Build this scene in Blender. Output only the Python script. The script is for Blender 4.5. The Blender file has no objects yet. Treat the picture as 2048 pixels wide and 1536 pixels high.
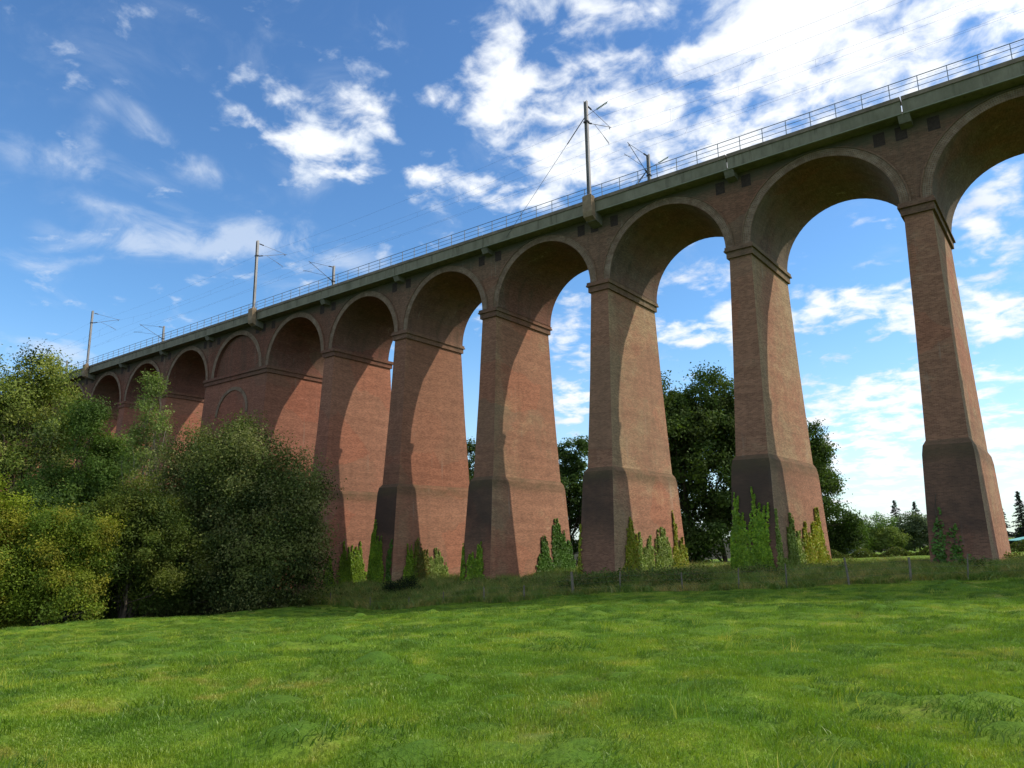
import bpy, math, random
import numpy as np
from mathutils import Matrix, Vector, noise as mnoise
random.seed(7); RNG = np.random.default_rng(11)
S = bpy.context.scene
C = S.collection

# ------------------------------------------------------------------ camera
cam = bpy.data.cameras.new('camera'); cam_ob = bpy.data.objects.new('camera', cam); C.objects.link(cam_ob)
cam.sensor_width = 36; cam.sensor_fit = 'HORIZONTAL'; cam.lens = 26.027; cam.clip_start = 0.1; cam.clip_end = 6000
r_ = Vector((0.79418907, 0.60749023, -0.01481022)); u_ = Vector((0.13667846, -0.15482983, 0.97844097)); f_ = Vector((-0.59210026, 0.77909136, 0.20599498))
M = Matrix((r_, u_, -f_)).transposed().to_4x4(); M.translation = Vector((5.498, -47.370, 0.0))
cam_ob.matrix_world = M
S.camera = cam_ob

# ------------------------------------------------------------------ exposure
S.view_settings.view_transform = 'Standard'; S.view_settings.look = 'None'
S.view_settings.exposure = 0.68; S.view_settings.gamma = 1.0

# ------------------------------------------------------------------ sun
SUN = Vector((1.0, 0.8, 1.2)).normalized()
EL = math.asin(SUN.z); ROT = math.atan2(SUN.x, SUN.y)
sl = bpy.data.lights.new('sun', 'SUN'); sl.energy = 2.45; sl.angle = math.radians(0.55); sl.color = (1.0, 0.89, 0.73)
so = bpy.data.objects.new('sun', sl); C.objects.link(so); so.rotation_euler = SUN.to_track_quat('Z', 'Y').to_euler(); so.location = (60, 40, 90)

# ------------------------------------------------------------------ node helper
class NT:
    def __init__(s, tree): s.t = tree; s.n = tree.nodes; s.l = tree.links
    def new(s, ty, **kw):
        n = s.n.new(ty)
        for k, v in kw.items(): setattr(n, k, v)
        return n
    def put(s, sock, v):
        if v is None: return
        if hasattr(v, 'is_linked') or hasattr(v, 'links'): s.l.new(v, sock)
        else: sock.default_value = v
    def math(s, op, a, b=None, c=None, clamp=False):
        n = s.new('ShaderNodeMath', operation=op); n.use_clamp = clamp
        s.put(n.inputs[0], a); s.put(n.inputs[1], b)
        if c is not None: s.put(n.inputs[2], c)
        return n.outputs[0]
    def vmath(s, op, a, b=None, scale=None):
        n = s.new('ShaderNodeVectorMath', operation=op); s.put(n.inputs[0], a)
        if b is not None: s.put(n.inputs[1], b)
        if scale is not None: s.put(n.inputs[3], scale)
        return n.outputs['Value'] if op in ('DOT_PRODUCT', 'LENGTH') else n.outputs[0]
    def noise(s, vec, scale, detail=4, rough=0.55, dist=0.0, col=False):
        n = s.new('ShaderNodeTexNoise'); s.put(n.inputs['Vector'], vec); n.inputs['Scale'].default_value = scale
        n.inputs['Detail'].default_value = detail; n.inputs['Roughness'].default_value = rough; n.inputs['Distortion'].default_value = dist
        return n.outputs['Color'] if col else n.outputs['Fac']
    def ss(s, v, a, b, lo=0.0, hi=1.0):
        n = s.new('ShaderNodeMapRange', interpolation_type='SMOOTHSTEP'); s.put(n.inputs[0], v)
        n.inputs[1].default_value = a; n.inputs[2].default_value = b; n.inputs[3].default_value = lo; n.inputs[4].default_value = hi
        return n.outputs[0]
    def mix(s, f, a, b, mode='MIX'):
        n = s.new('ShaderNodeMix', data_type='RGBA', blend_type=mode)
        s.put(n.inputs[0], f)
        for i, v in ((6, a), (7, b)):
            if isinstance(v, tuple) and len(v) == 3: v = (*v, 1)
            s.put(n.inputs[i], v)
        return n.outputs[2]
    def comb(s, x, y, z):
        n = s.new('ShaderNodeCombineXYZ')
        for i, v in enumerate((x, y, z)): s.put(n.inputs[i], v)
        return n.outputs[0]
    def sep(s, v):
        n = s.new('ShaderNodeSeparateXYZ'); s.put(n.inputs[0], v); return n.outputs

# ------------------------------------------------------------------ sky
# clouds: patches of the celestial dome (azimuth, elevation, half-width, half-height, tilt, strength)
CUM = [(-0.068, 0.536, 0.183, 0.096, 2.81, 1.5), (-0.22, 0.565, 0.161, 0.072, 3.12, 1.2), (-0.349, 0.544, 0.177, 0.069, 3.05, 1.15), (-0.473, 0.599, 0.182, 0.051, 3.05, 0.85), (-0.514, 0.667, 0.083, 0.027, 3.06, 0.7), (-0.439, 0.662, 0.052, 0.021, 3.02, 0.7), (-0.616, 0.579, 0.112, 0.065, 3.02, 1.0), (-0.668, 0.62, 0.068, 0.051, -3.13, 0.75), (-0.573, 0.53, 0.146, 0.036, 2.96, 0.8), (-0.422, 0.512, 0.127, 0.048, 3.03, 1.0), (-0.281, 0.6, 0.101, 0.038, 2.94, 0.6), (-0.264, 0.518, 0.102, 0.046, -3.13, 0.9), (-0.474, 0.474, 0.085, 0.037, 3.05, 0.7), (-0.553, 0.486, 0.08, 0.043, 3.08, 0.75), (-0.759, 0.578, 0.029, 0.021, 3.03, 1.0), (-0.918, 0.502, 0.063, 0.037, 2.93, 1.15), (-0.883, 0.57, 0.055, 0.047, 0.92, 0.6), (-0.839, 0.553, 0.051, 0.026, -3.05, 0.85), (-0.869, 0.479, 0.042, 0.013, -3.06, 0.9), (-1.008, 0.523, 0.059, 0.029, -3.11, 0.8), (-0.97, 0.57, 0.04, 0.022, 3.07, 0.75), (-0.78, 0.484, 0.051, 0.022, -3.09, 0.85), (-0.707, 0.465, 0.094, 0.019, 3.0, 0.95), (-0.634, 0.457, 0.065, 0.019, 2.97, 0.9), (-0.82, 0.527, 0.029, 0.012, -3.07, 0.7), (-0.324, 0.646, 0.14, 0.026, 2.97, 0.5), (-0.621, 0.675, 0.092, 0.032, 3.12, 0.45), (-0.394, 0.323, 0.1, 0.026, 3.05, 0.8), (-0.425, 0.265, 0.06, 0.016, -3.04, 1.0), (-0.359, 0.268, 0.077, 0.025, 3.14, 1.0), (-0.561, 0.265, 0.076, 0.06, 3.1, 0.75), (-0.217, 0.267, 0.151, 0.028, 3.01, 1.0), (-0.052, 0.248, 0.107, 0.034, 2.96, 1.0), (-0.158, 0.284, 0.1, 0.024, 2.98, 0.85), (-0.032, 0.387, 0.039, 0.018, -3.03, 0.85), (-0.022, 0.36, 0.029, 0.013, 2.86, 0.8), (-0.066, 0.348, 0.026, 0.009, 2.9, 0.9), (-0.043, 0.329, 0.04, 0.014, 2.9, 1.0), (-0.144, 0.354, 0.02, 0.008, 2.93, 1.0), (-0.155, 0.373, 0.034, 0.007, 3.12, 0.8), (-0.073, 0.315, 0.031, 0.01, 2.93, 0.9), (-0.025, 0.302, 0.029, 0.01, 2.91, 0.9), (-0.196, 0.167, 0.106, 0.033, -3.14, 1.1), (-0.133, 0.172, 0.063, 0.024, 3.03, 1.0), (-0.052, 0.177, 0.043, 0.016, -3.11, 1.1), (-0.072, 0.211, 0.075, 0.023, -2.88, 0.5), (-0.21, 0.113, 0.144, 0.036, 3.08, 0.9), (-0.065, 0.113, 0.104, 0.067, 3.08, 1.1), (-0.17, 0.08, 0.138, 0.053, 3.09, 1.0), (-0.229, 0.035, 0.166, 0.042, 3.11, 0.85), (-0.564, 0.191, 0.061, 0.017, 3.11, 0.8), (-0.568, 0.161, 0.054, 0.027, 3.12, 0.85), (-0.082, 0.053, 0.095, 0.033, 3.1, 0.9), (-0.704, 0.294, 0.042, 0.04, -3.09, 0.6), (-0.174, 0.571, 0.042, 0.028, 1.26, -1.3), (-0.369, 0.631, 0.093, 0.027, 2.99, -0.8), (-0.142, 0.56, 0.021, 0.015, 2.75, -0.8), (-0.615, 0.633, 0.046, 0.028, 3.12, -0.4),
 (0.62, 0.5, 0.42, 0.4, 0, 1.4), (1.3, 0.5, 0.5, 0.4, 0, 1.4), (2.1, 0.5, 0.5, 0.4, 0, 1.4), (2.8, 0.5, 0.5, 0.4, 0, 1.4), (-2.75, 0.5, 0.5, 0.4, 0, 1.4), (-2.15, 0.55, 0.42, 0.4, 0, 1.4), (1.0, 1.1, 1.2, 0.3, 0, 1.0), (2.6, 1.1, 1.2, 0.3, 0, 1.0)]  # unseen banks added out of frame to fill the shaded brick with light
CUM = [(a, e, ra, re, ro, st*(0.78 if (e < .15 and -.3 < a < 0) else 0.8 if (.29 < e < .39 and -.16 < a < 0) else 1.0)) for a, e, ra, re, ro, st in CUM]
WIS = [(-1.137, 0.489, 0.061, 0.019, 2.69, 0.9), (-1.067, 0.455, 0.066, 0.019, 2.89, 0.9), (-1.201, 0.472, 0.044, 0.022, 1.47, 0.6), (-1.237, 0.433, 0.072, 0.02, 3.11, 0.8), (-1.179, 0.392, 0.083, 0.016, -3.01, 0.75), (-1.139, 0.359, 0.108, 0.02, -3.04, 1.0), (-1.027, 0.382, 0.113, 0.029, -3.02, 0.7), (-0.943, 0.376, 0.111, 0.029, 3.03, 1.0), (-1.252, 0.318, 0.065, 0.013, -2.9, 0.8), (-1.236, 0.212, 0.073, 0.023, -3.02, 0.9), (-1.258, 0.495, 0.053, 0.015, -2.86, 0.3), (-1.204, 0.547, 0.057, 0.015, -2.88, 0.25), (-0.913, 0.456, 0.082, 0.017, -2.92, 0.5), (-1.135, 0.435, 0.052, 0.015, -3.12, 0.4), (-1.214, 0.189, 0.06, 0.034, -3.04, 0.8), (-1.051, 0.277, 0.036, 0.012, -3.04, 0.4)]
W = bpy.data.worlds.new('World'); S.world = W; W.use_nodes = True
t = NT(W.node_tree); t.n.clear()
sky = t.new('ShaderNodeTexSky', sky_type='NISHITA'); sky.sun_disc = False
sky.sun_elevation = EL; sky.sun_rotation = ROT; sky.air_density = 1.0; sky.dust_density = 0.4; sky.ozone_density = 1.6
hs = t.new('ShaderNodeHueSaturation'); hs.inputs['Saturation'].default_value = 1.12; hs.inputs['Value'].default_value = 1.0
t.l.new(sky.outputs[0], hs.inputs['Color'])
tc = t.new('ShaderNodeTexCoord').outputs['Generated']
d = t.vmath('NORMALIZE', tc); sx = t.sep(d)
az = t.math('ARCTAN2', sx[0], sx[1]); el = t.math('ARCSINE', sx[2])
inv = t.math('DIVIDE', 1.0, t.math('ADD', t.math('MAXIMUM', sx[2], 0.0), 0.22))
pl = t.comb(t.math('MULTIPLY', sx[0], inv), t.math('MULTIPLY', sx[1], inv), t.math('MULTIPLY', sx[2], 0.3))
wob = t.noise(pl, 5.0, 5, 0.6, 0.0, True)
wobs = t.vmath('SCALE', t.vmath('SUBTRACT', wob, (0.5, 0.5, 0.5)), None, 0.07)
ae = t.vmath('ADD', t.comb(az, el, 0.0), t.vmath('MULTIPLY', wobs, (1, .7, 0)))
def blobs(L, grow, gain):
    acc = None
    for a, e, ra, re, ro, st in L:
        m = t.new('ShaderNodeMapping', vector_type='TEXTURE'); t.l.new(ae, m.inputs[0])
        m.inputs[1].default_value = (a, e, 0); m.inputs[2].default_value = (0, 0, ro); m.inputs[3].default_value = (ra*grow, re*grow, 1)
        g = t.new('ShaderNodeTexGradient', gradient_type='SPHERICAL'); t.l.new(m.outputs[0], g.inputs[0])
        acc = t.math('MULTIPLY_ADD', g.outputs['Fac'], st*gain, 0.0 if acc is None else acc)
    return acc
bc = t.math('MINIMUM', blobs(CUM, 1.45, 0.93), 0.89)
bw = blobs(WIS, 1.45, 1.0)
n1 = t.math('ADD', t.math('MULTIPLY', t.noise(pl, 13.0, 8, 0.58, 0.25), 0.60), t.math('MULTIPLY', t.noise(pl, 6.0, 4, 0.5, 0.5), 0.40))
n2 = t.noise(t.vmath('MULTIPLY', pl, (1.0, 1.0, 1.0)), 6.0, 8, 0.6, 0.6)
vc = t.math('ADD', bc, t.math('MULTIPLY', t.math('SUBTRACT', n1, 0.515), 4.9))
dens = t.ss(vc, 0.18, 1.15)
vw = t.math('MULTIPLY', bw, t.math('ADD', t.math('MULTIPLY', t.math('SUBTRACT', n2, 0.5), 4.6), 0.62))
densw = t.math('MULTIPLY', t.ss(vw, 0.04, 1.15), 0.62)
# faint veil everywhere
veil = t.math('MULTIPLY', t.ss(n2, 0.52, 0.85), 0.2)
hz = t.math('MULTIPLY', t.ss(sx[2], -0.02, 0.30, 1.0, 0.0), 0.42)
al = t.math('MAXIMUM', dens, t.math('MAXIMUM', densw, t.math('MAXIMUM', veil, hz)))
thick = t.ss(t.math('ADD', bc, t.math('MULTIPLY', n1, 0.8)), 0.6, 1.6)
sunprox = t.ss(t.vmath('DOT_PRODUCT', d, tuple(SUN)), 0.70, 0.96)
ccol = t.mix(thick, (3.5, 3.9, 4.5), (5.1, 5.2, 5.3))
ccol = t.mix(sunprox, ccol, (11, 11, 10.8))
top = t.ss(sx[2], 0.15, 0.75)
skyt = t.mix(top, hs.outputs[0], t.mix(1.0, hs.outputs[0], (0.84, 0.83, 0.88), 'MULTIPLY'))
skyc = t.mix(1.0, skyt, (0.64, 0.83, 0.93), 'MULTIPLY')
col = t.mix(al, skyc, ccol)
bg = t.new('ShaderNodeBackground'); t.l.new(col, bg.inputs[0]); bg.inputs[1].default_value = 0.138
out = t.new('ShaderNodeOutputWorld'); t.l.new(bg.outputs[0], out.inputs[0])
W.cycles.sampling_method = 'MANUAL'; W.cycles.sample_map_resolution = 512

# ------------------------------------------------------------------ generic object helpers
def tag(o, label=None, cat=None, group=None, kind=None):
    if label: o['label'] = label
    if cat: o['category'] = cat
    if group: o['group'] = group
    if kind: o['kind'] = kind
    return o
def empty(name, loc=(0, 0, 0), rz=0.0):
    o = bpy.data.objects.new(name, None); C.objects.link(o); o.location = loc; o.rotation_euler = (0, 0, rz); o.empty_display_size = 0.3
    return o
def copy_tree(o, parent=None, dx=0.0):
    c = o.copy(); C.objects.link(c)
    if parent is not None: c.parent = parent
    for ch in o.children: copy_tree(ch, c)
    return c
def np_mesh(name, V, Fq, mat, parent=None, cols=None, smooth=False, link=True):
    """V (n,3); Fq (m,4) or (m,3)"""
    me = bpy.data.meshes.new(name); V = np.asarray(V, np.float32); Fq = np.asarray(Fq, np.int32); k = Fq.shape[1]
    me.vertices.add(len(V)); me.vertices.foreach_set('co', V.ravel())
    me.loops.add(Fq.size); me.loops.foreach_set('vertex_index', Fq.ravel())
    me.polygons.add(len(Fq)); me.polygons.foreach_set('loop_start', np.arange(0, Fq.size, k, dtype=np.int32))
    me.update(calc_edges=True)
    if smooth: me.polygons.foreach_set('use_smooth', np.ones(len(Fq), bool))
    if cols is not None:
        a = me.color_attributes.new('tint', 'FLOAT_COLOR', 'POINT'); a.data.foreach_set('color', np.asarray(cols, np.float32).ravel())
    me.materials.append(mat)
    o = bpy.data.objects.new(name, me)
    if link: C.objects.link(o)
    if parent is not None: o.parent = parent
    return o
class MB:
    """collects quads/boxes/tubes with metric uv"""
    def __init__(s): s.v = []; s.f = []; s.uv = []
    def face(s, pts, uv=None):
        i = len(s.v); s.v += [tuple(p) for p in pts]; s.f.append(tuple(range(i, i+len(pts))))
        if uv is None:
            n = (Vector(pts[1])-Vector(pts[0])).cross(Vector(pts[-1])-Vector(pts[0]))
            if abs(n.z) > 0.75*n.length: uv = [(p[0], p[1]) for p in pts]
            elif abs(n.y) >= abs(n.x): uv = [(p[0], p[2]) for p in pts]
            else: uv = [(p[1], p[2]) for p in pts]
        s.uv += list(uv)
    def hexa(s, a, b):
        """a: 4 bottom corners ccw, b: 4 top corners ccw"""
        s.face([a[3], a[2], a[1], a[0]]); s.face(b)
        for i in range(4):
            j = (i+1) % 4; s.face([a[i], a[j], b[j], b[i]])
    def box(s, x0, x1, y0, y1, z0, z1):
        s.hexa([(x0, y0, z0), (x1, y0, z0), (x1, y1, z0), (x0, y1, z0)], [(x0, y0, z1), (x1, y0, z1), (x1, y1, z1), (x0, y1, z1)])
    def tube(s, p, q, r, r2=None, n=6):
        p = Vector(p); q = Vector(q); r2 = r if r2 is None else r2; d = (q-p).normalized()
        a = d.orthogonal().normalized(); b = d.cross(a)
        A = [p+(a*math.cos(2*math.pi*i/n)+b*math.sin(2*math.pi*i/n))*r for i in range(n)]
        B = [q+(a*math.cos(2*math.pi*i/n)+b*math.sin(2*math.pi*i/n))*r2 for i in range(n)]
        for i in range(n):
            j = (i+1) % n; s.face([A[i], A[j], B[j], B[i]])
        s.face(A[::-1]); s.face(B)
    def build(s, name, mat, parent=None, link=True):
        me = bpy.data.meshes.new(name); me.from_pydata(s.v, [], s.f)
        l = me.uv_layers.new(name='UVMap'); l.data.foreach_set('uv', np.array(s.uv, np.float32).ravel())
        me.materials.append(mat); o = bpy.data.objects.new(name, me)
        if link: C.objects.link(o)
        if parent is not None: o.parent = parent
        return o

# ------------------------------------------------------------------ materials
def mat(name):
    m = bpy.data.materials.new(name); m.use_nodes = True; k = NT(m.node_tree); k.n.clear()
    return m, k
def finish(k, colr, rough=0.9, bump=None, bstr=0.3, bdist=0.05, metal=0.0, spec=0.2):
    p = k.new('ShaderNodeBsdfPrincipled'); k.put(p.inputs['Base Color'], (*colr, 1) if isinstance(colr, tuple) else colr)
    k.put(p.inputs['Roughness'], rough); p.inputs['Metallic'].default_value = metal; p.inputs['Specular IOR Level'].default_value = spec
    if bump is not None:
        b = k.new('ShaderNodeBump'); b.inputs['Strength'].default_value = bstr; b.inputs['Distance'].default_value = bdist
        k.l.new(bump, b.inputs['Height']); k.l.new(b.outputs[0], p.inputs['Normal'])
    o = k.new('ShaderNodeOutputMaterial'); k.l.new(p.outputs[0], o.inputs[0]); return p

def brick_mat(name, red, tan, tan_amt, dark=0.0, green_top=0.0, front_soot_shade=0.0, pale=0.0):
    m, k = mat(name)
    uv = k.new('ShaderNodeUVMap').outputs[0]; geo = k.new('ShaderNodeNewGeometry'); P = geo.outputs['Position']; ps = k.sep(P)
    br = k.new('ShaderNodeTexBrick'); k.l.new(uv, br.inputs['Vector']); br.inputs['Scale'].default_value = 1.0
    br.inputs['Brick Width'].default_value = 0.23; br.inputs['Row Height'].default_value = 0.075; br.inputs['Mortar Size'].default_value = 0.009
    br.inputs['Mortar Smooth'].default_value = 0.3; br.inputs['Bias'].default_value = -0.1
    br.inputs['Color1'].default_value = (0.66, 0.63, 0.63, 1); br.inputs['Color2'].default_value = (1.3, 1.26, 1.22, 1); br.inputs['Mortar'].default_value = (1.25, 1.35, 1.4, 1)
    big = k.noise(P, 0.22, 5, 0.6, 0.4); mid = k.noise(k.vmath('MULTIPLY', P, (1, 1, 2.6)), 0.7, 7, 0.68, 0.2)
    fine = k.noise(k.vmath('MULTIPLY', P, (1.0, 1.0, 4.5)), 4.5, 4, 0.75)
    streak = k.noise(k.vmath('MULTIPLY', P, (1.3, 1.3, 0.09)), 1.0, 5, 0.6)
    course = k.noise(k.vmath('MULTIPLY', P, (0.12, 0.12, 2.6)), 1.0, 4, 0.6)
    tz = k.math('ADD', k.math('MULTIPLY', big, 0.9), k.math('MULTIPLY', mid, 0.5))
    # the bays to the left (lower x) are redder brick
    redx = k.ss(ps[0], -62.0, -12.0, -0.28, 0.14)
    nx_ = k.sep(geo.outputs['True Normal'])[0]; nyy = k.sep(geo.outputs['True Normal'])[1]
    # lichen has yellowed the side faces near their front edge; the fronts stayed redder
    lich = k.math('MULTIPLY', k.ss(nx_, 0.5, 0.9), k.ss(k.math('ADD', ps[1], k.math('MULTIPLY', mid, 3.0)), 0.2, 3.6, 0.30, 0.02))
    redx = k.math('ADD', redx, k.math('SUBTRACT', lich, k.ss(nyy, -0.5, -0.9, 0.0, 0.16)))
    f = k.ss(k.math('ADD', tz, redx), 0.98-tan_amt*0.6, 1.3-tan_amt*0.6)
    c = k.mix(f, red, tan)
    # slightly pinker brick far left
    c = k.mix(k.ss(ps[0], -70, -35, 0.55, 0.0), c, (red[0]*1.12, red[1]*0.86, red[2]*0.92))
    v = k.math('ADD', k.math('MULTIPLY', mid, 0.45), k.math('ADD', k.math('MULTIPLY', fine, 0.85), k.math('MULTIPLY', course, 0.52)))
    v = k.math('ADD', k.math('MULTIPLY', k.math('SUBTRACT', v, 0.91), 1.1), 1.0)
    c = k.mix(1.0, c, k.comb(v, v, v), 'MULTIPLY')
    c = k.mix(0.8, c, k.mix(1.0, c, br.outputs['Color'], 'MULTIPLY'))
    vor = k.new('ShaderNodeTexVoronoi'); k.l.new(k.vmath('MULTIPLY', k.vmath('ADD', P, k.vmath('SCALE', k.noise(P, 0.6, 3, 0.6, 0, True), None, 1.2)), (1, 1, 1.5)), vor.inputs['Vector']); vor.inputs['Scale'].default_value = 0.17
    vr = k.sep(vor.outputs['Color'])
    c = k.mix(k.math('MULTIPLY', k.ss(vr[0], 0.62, 0.8), 0.3), c, k.mix(1.0, c, (1.22, 0.80, 0.72), 'MULTIPLY'))
    c = k.mix(k.math('MULTIPLY', k.ss(vr[1], 0.76, 0.86), 0.22), c, (0.19, 0.15, 0.10))
    # lime and damp runs
    run = k.noise(k.vmath('MULTIPLY', P, (2.2, 2.2, 0.10)), 1.0, 4, 0.6)
    c = k.mix(k.math('MULTIPLY', k.math('MULTIPLY', k.ss(run, 0.6, 0.72), k.ss(big, 0.45, 0.6)), 0.5), c, (0.33, 0.28, 0.22))
    lx = k.math('MULTIPLY', k.ss(ps[0], -60, -28, 0.84, 1.0), k.ss(nyy, -0.85, -0.5, 0.80, 1.0)); c = k.mix(1.0, c, k.comb(lx, lx, lx), 'MULTIPLY')  # bays to the left are darker brick; fronts are painted darker as shade
    ob = k.math('ADD', k.math('MULTIPLY', k.new('ShaderNodeObjectInfo').outputs['Random'], 0.22), 0.89)
    c = k.mix(1.0, c, k.comb(ob, k.math('POWER', ob, 1.25), k.math('POWER', ob, 1.3)), 'MULTIPLY')
    # individual missing / dark bricks
    spk = k.noise(k.vmath('MULTIPLY', P, (1, 1, 2.5)), 9.0, 2, 0.5)
    c = k.mix(k.math('MULTIPLY', k.ss(spk, 0.64, 0.76), 0.3), c, (0.06, 0.035, 0.03))
    # efflorescence
    c = k.mix(k.math('MULTIPLY', k.ss(k.math('MULTIPLY', mid, fine), 0.36, 0.46), 0.35+pale), c, (0.42, 0.36, 0.29))
    if dark: c = k.mix(k.math('MULTIPLY', k.ss(streak, 0.42, 0.8), dark), c, (0.05, 0.045, 0.032))
    if green_top:
        g = k.math('MULTIPLY', k.ss(k.math('ADD', ps[2], k.math('MULTIPLY', mid, 3.0)), 24.4, 26.2), green_top)
        c = k.mix(g, c, (0.055, 0.062, 0.04))
    if front_soot_shade:  # soot on the low fronts, strengthened to deepen their shade
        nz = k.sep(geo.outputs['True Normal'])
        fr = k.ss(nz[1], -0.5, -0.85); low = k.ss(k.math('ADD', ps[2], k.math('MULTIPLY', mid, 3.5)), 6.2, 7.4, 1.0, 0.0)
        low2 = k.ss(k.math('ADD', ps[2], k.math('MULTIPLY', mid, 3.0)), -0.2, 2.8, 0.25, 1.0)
        c = k.mix(k.math('MULTIPLY', k.math('MULTIPLY', k.math('MULTIPLY', fr, low), low2), k.math('MULTIPLY', k.ss(big, 0.3, 0.62, 0.55, 1.0), front_soot_shade)), c, (0.044, 0.034, 0.028))
        band = k.math('MULTIPLY', k.ss(ps[2], 3.6, 4.5), k.ss(ps[2], 5.1, 5.5, 1.0, 0.0))
        c = k.mix(k.math('MULTIPLY', band, k.ss(mid, 0.25, 0.7, 0.25, 0.75)), c, (0.07, 0.058, 0.03))
    bumph = k.math('ADD', k.math('MULTIPLY', br.outputs['Fac'], -0.5), k.math('MULTIPLY', fine, 0.8))
    finish(k, c, 0.93, bumph, 0.5, 0.03, spec=0.15)
    return m
RED = (0.305, 0.158, 0.100); TAN = (0.31, 0.218, 0.13)
M_pier = brick_mat('pier_brick', RED, TAN, 0.45, dark=0.18, front_soot_shade=0.0)
M_plinth = brick_mat('plinth_brick', RED, TAN, 0.3, dark=0.22, front_soot_shade=0.85)
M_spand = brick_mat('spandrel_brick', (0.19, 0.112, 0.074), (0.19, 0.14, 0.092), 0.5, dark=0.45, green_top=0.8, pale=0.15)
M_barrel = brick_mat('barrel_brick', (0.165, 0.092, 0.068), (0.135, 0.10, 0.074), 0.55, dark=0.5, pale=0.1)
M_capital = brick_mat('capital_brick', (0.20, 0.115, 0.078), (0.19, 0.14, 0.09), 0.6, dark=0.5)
def ring_mat():
    m, k = mat('arch_ring_brick'); uv = k.new('ShaderNodeUVMap').outputs[0]; P = k.new('ShaderNodeNewGeometry').outputs['Position']
    br = k.new('ShaderNodeTexBrick'); k.l.new(uv, br.inputs['Vector']); br.inputs['Scale'].default_value = 1.0
    br.inputs['Brick Width'].default_value = 0.12; br.inputs['Row Height'].default_value = 0.12; br.inputs['Mortar Size'].default_value = 0.012; br.offset = 0.0
    br.inputs['Color1'].default_value = (0.12, 0.072, 0.048, 1); br.inputs['Color2'].default_value = (0.24, 0.145, 0.095, 1); br.inputs['Mortar'].default_value = (0.25, 0.22, 0.17, 1)
    n = k.noise(P, 1.6, 6, 0.65, 0.5); n2 = k.noise(P, 0.5, 4, 0.6)
    c = k.mix(k.ss(n, 0.3, 0.75), br.outputs[0], (0.12, 0.078, 0.05)); c = k.mix(k.math('MULTIPLY', k.ss(n2, 0.55, 0.7), 0.5), c, (0.27, 0.215, 0.16))
    finish(k, c, 0.92, k.math('ADD', br.outputs['Fac'], n), 0.4, 0.03, spec=0.15); return m
M_ring = ring_mat()
def simple(name, c1, c2, scale=2.0, rough=0.85, metal=0.0, c3=None, stretch=(1, 1, 1), bstr=0.25, detail=6, drips=False):
    m, k = mat(name); P = k.new('ShaderNodeNewGeometry').outputs['Position']; Q = k.vmath('MULTIPLY', P, stretch)
    n = k.noise(Q, scale, detail, 0.65, 0.3); c = k.mix(k.ss(n, 0.3, 0.72), c1, c2)
    if drips:
        dn = k.noise(k.vmath('MULTIPLY', P, (2.4, 2.4, 0.25)), 1.0, 5, 0.65); c = k.mix(k.math('MULTIPLY', k.ss(dn, 0.52, 0.72), 0.6), c, (0.05, 0.046, 0.032)); c = k.mix(k.math('MULTIPLY', k.ss(dn, 0.42, 0.3), 0.35), c, (0.26, 0.25, 0.20))
    if c3: c = k.mix(k.math('MULTIPLY', k.ss(k.noise(Q, scale*0.37, 5, 0.6), 0.5, 0.7), 0.7), c, c3)
    finish(k, c, rough, n, bstr, 0.02, metal); return m
M_conc = simple('weathered_concrete', (0.150, 0.142, 0.102), (0.20, 0.188, 0.138), 1.3, 0.9, c3=(0.105, 0.105, 0.07), stretch=(1, 1, 0.5), drips=True)
M_lip = simple('concrete_lip', (0.16, 0.17, 0.125), (0.21, 0.215, 0.165), 2.0, 0.9)
M_kerb = simple('walkway_kerb', (0.14, 0.115, 0.088), (0.21, 0.17, 0.13), 1.6, 0.9, c3=(0.08, 0.072, 0.055), stretch=(1, 1, 1))
M_corbel = simple('corbel_stone', (0.12, 0.115, 0.09), (0.175, 0.165, 0.13), 2.4, 0.9, c3=(0.09, 0.09, 0.07))
M_foot = simple('mast_foot_concrete', (0.19, 0.14, 0.092), (0.28, 0.21, 0.14), 1.7, 0.9, c3=(0.12, 0.085, 0.055))
M_niche = simple('niche_painted_shade', (0.030, 0.021, 0.018), (0.05, 0.036, 0.03), 6, 0.95)
M_rail = simple('railing_steel', (0.13, 0.16, 0.20), (0.20, 0.23, 0.27), 4, 0.55, 0.3)
M_galv = simple('galvanised_mast', (0.17, 0.165, 0.165), (0.26, 0.25, 0.25), 1.0, 0.5, 0.35, stretch=(1, 1, .4))
M_insul = simple('dark_insulator', (0.025, 0.022, 0.025), (0.045, 0.04, 0.04), 8, 0.3)
M_glass = simple('green_glass_insulator', (0.035, 0.10, 0.05), (0.05, 0.14, 0.07), 8, 0.15)
M_wire = simple('wire_copper_dark', (0.05, 0.05, 0.055), (0.08, 0.08, 0.085), 5, 0.5, 0.4)
M_ballast = simple('ballast', (0.14, 0.13, 0.12), (0.24, 0.22, 0.2), 12, 0.95)
M_steel = simple('rail_steel', (0.12, 0.08, 0.06), (0.2, 0.14, 0.1), 5, 0.5, 0.5)
M_post = simple('weathered_post_wood', (0.12, 0.105, 0.08), (0.21, 0.185, 0.14), 9, 0.9, c3=(0.07, 0.08, 0.045), stretch=(3, 3, .5))
M_bark = simple('bark', (0.045, 0.036, 0.027), (0.11, 0.092, 0.07), 5, 0.95, stretch=(2, 2, .4))
M_bark_pale = simple('pale_bark', (0.13, 0.12, 0.09), (0.24, 0.22, 0.18), 6, 0.9, stretch=(2, 2, .4))

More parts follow.
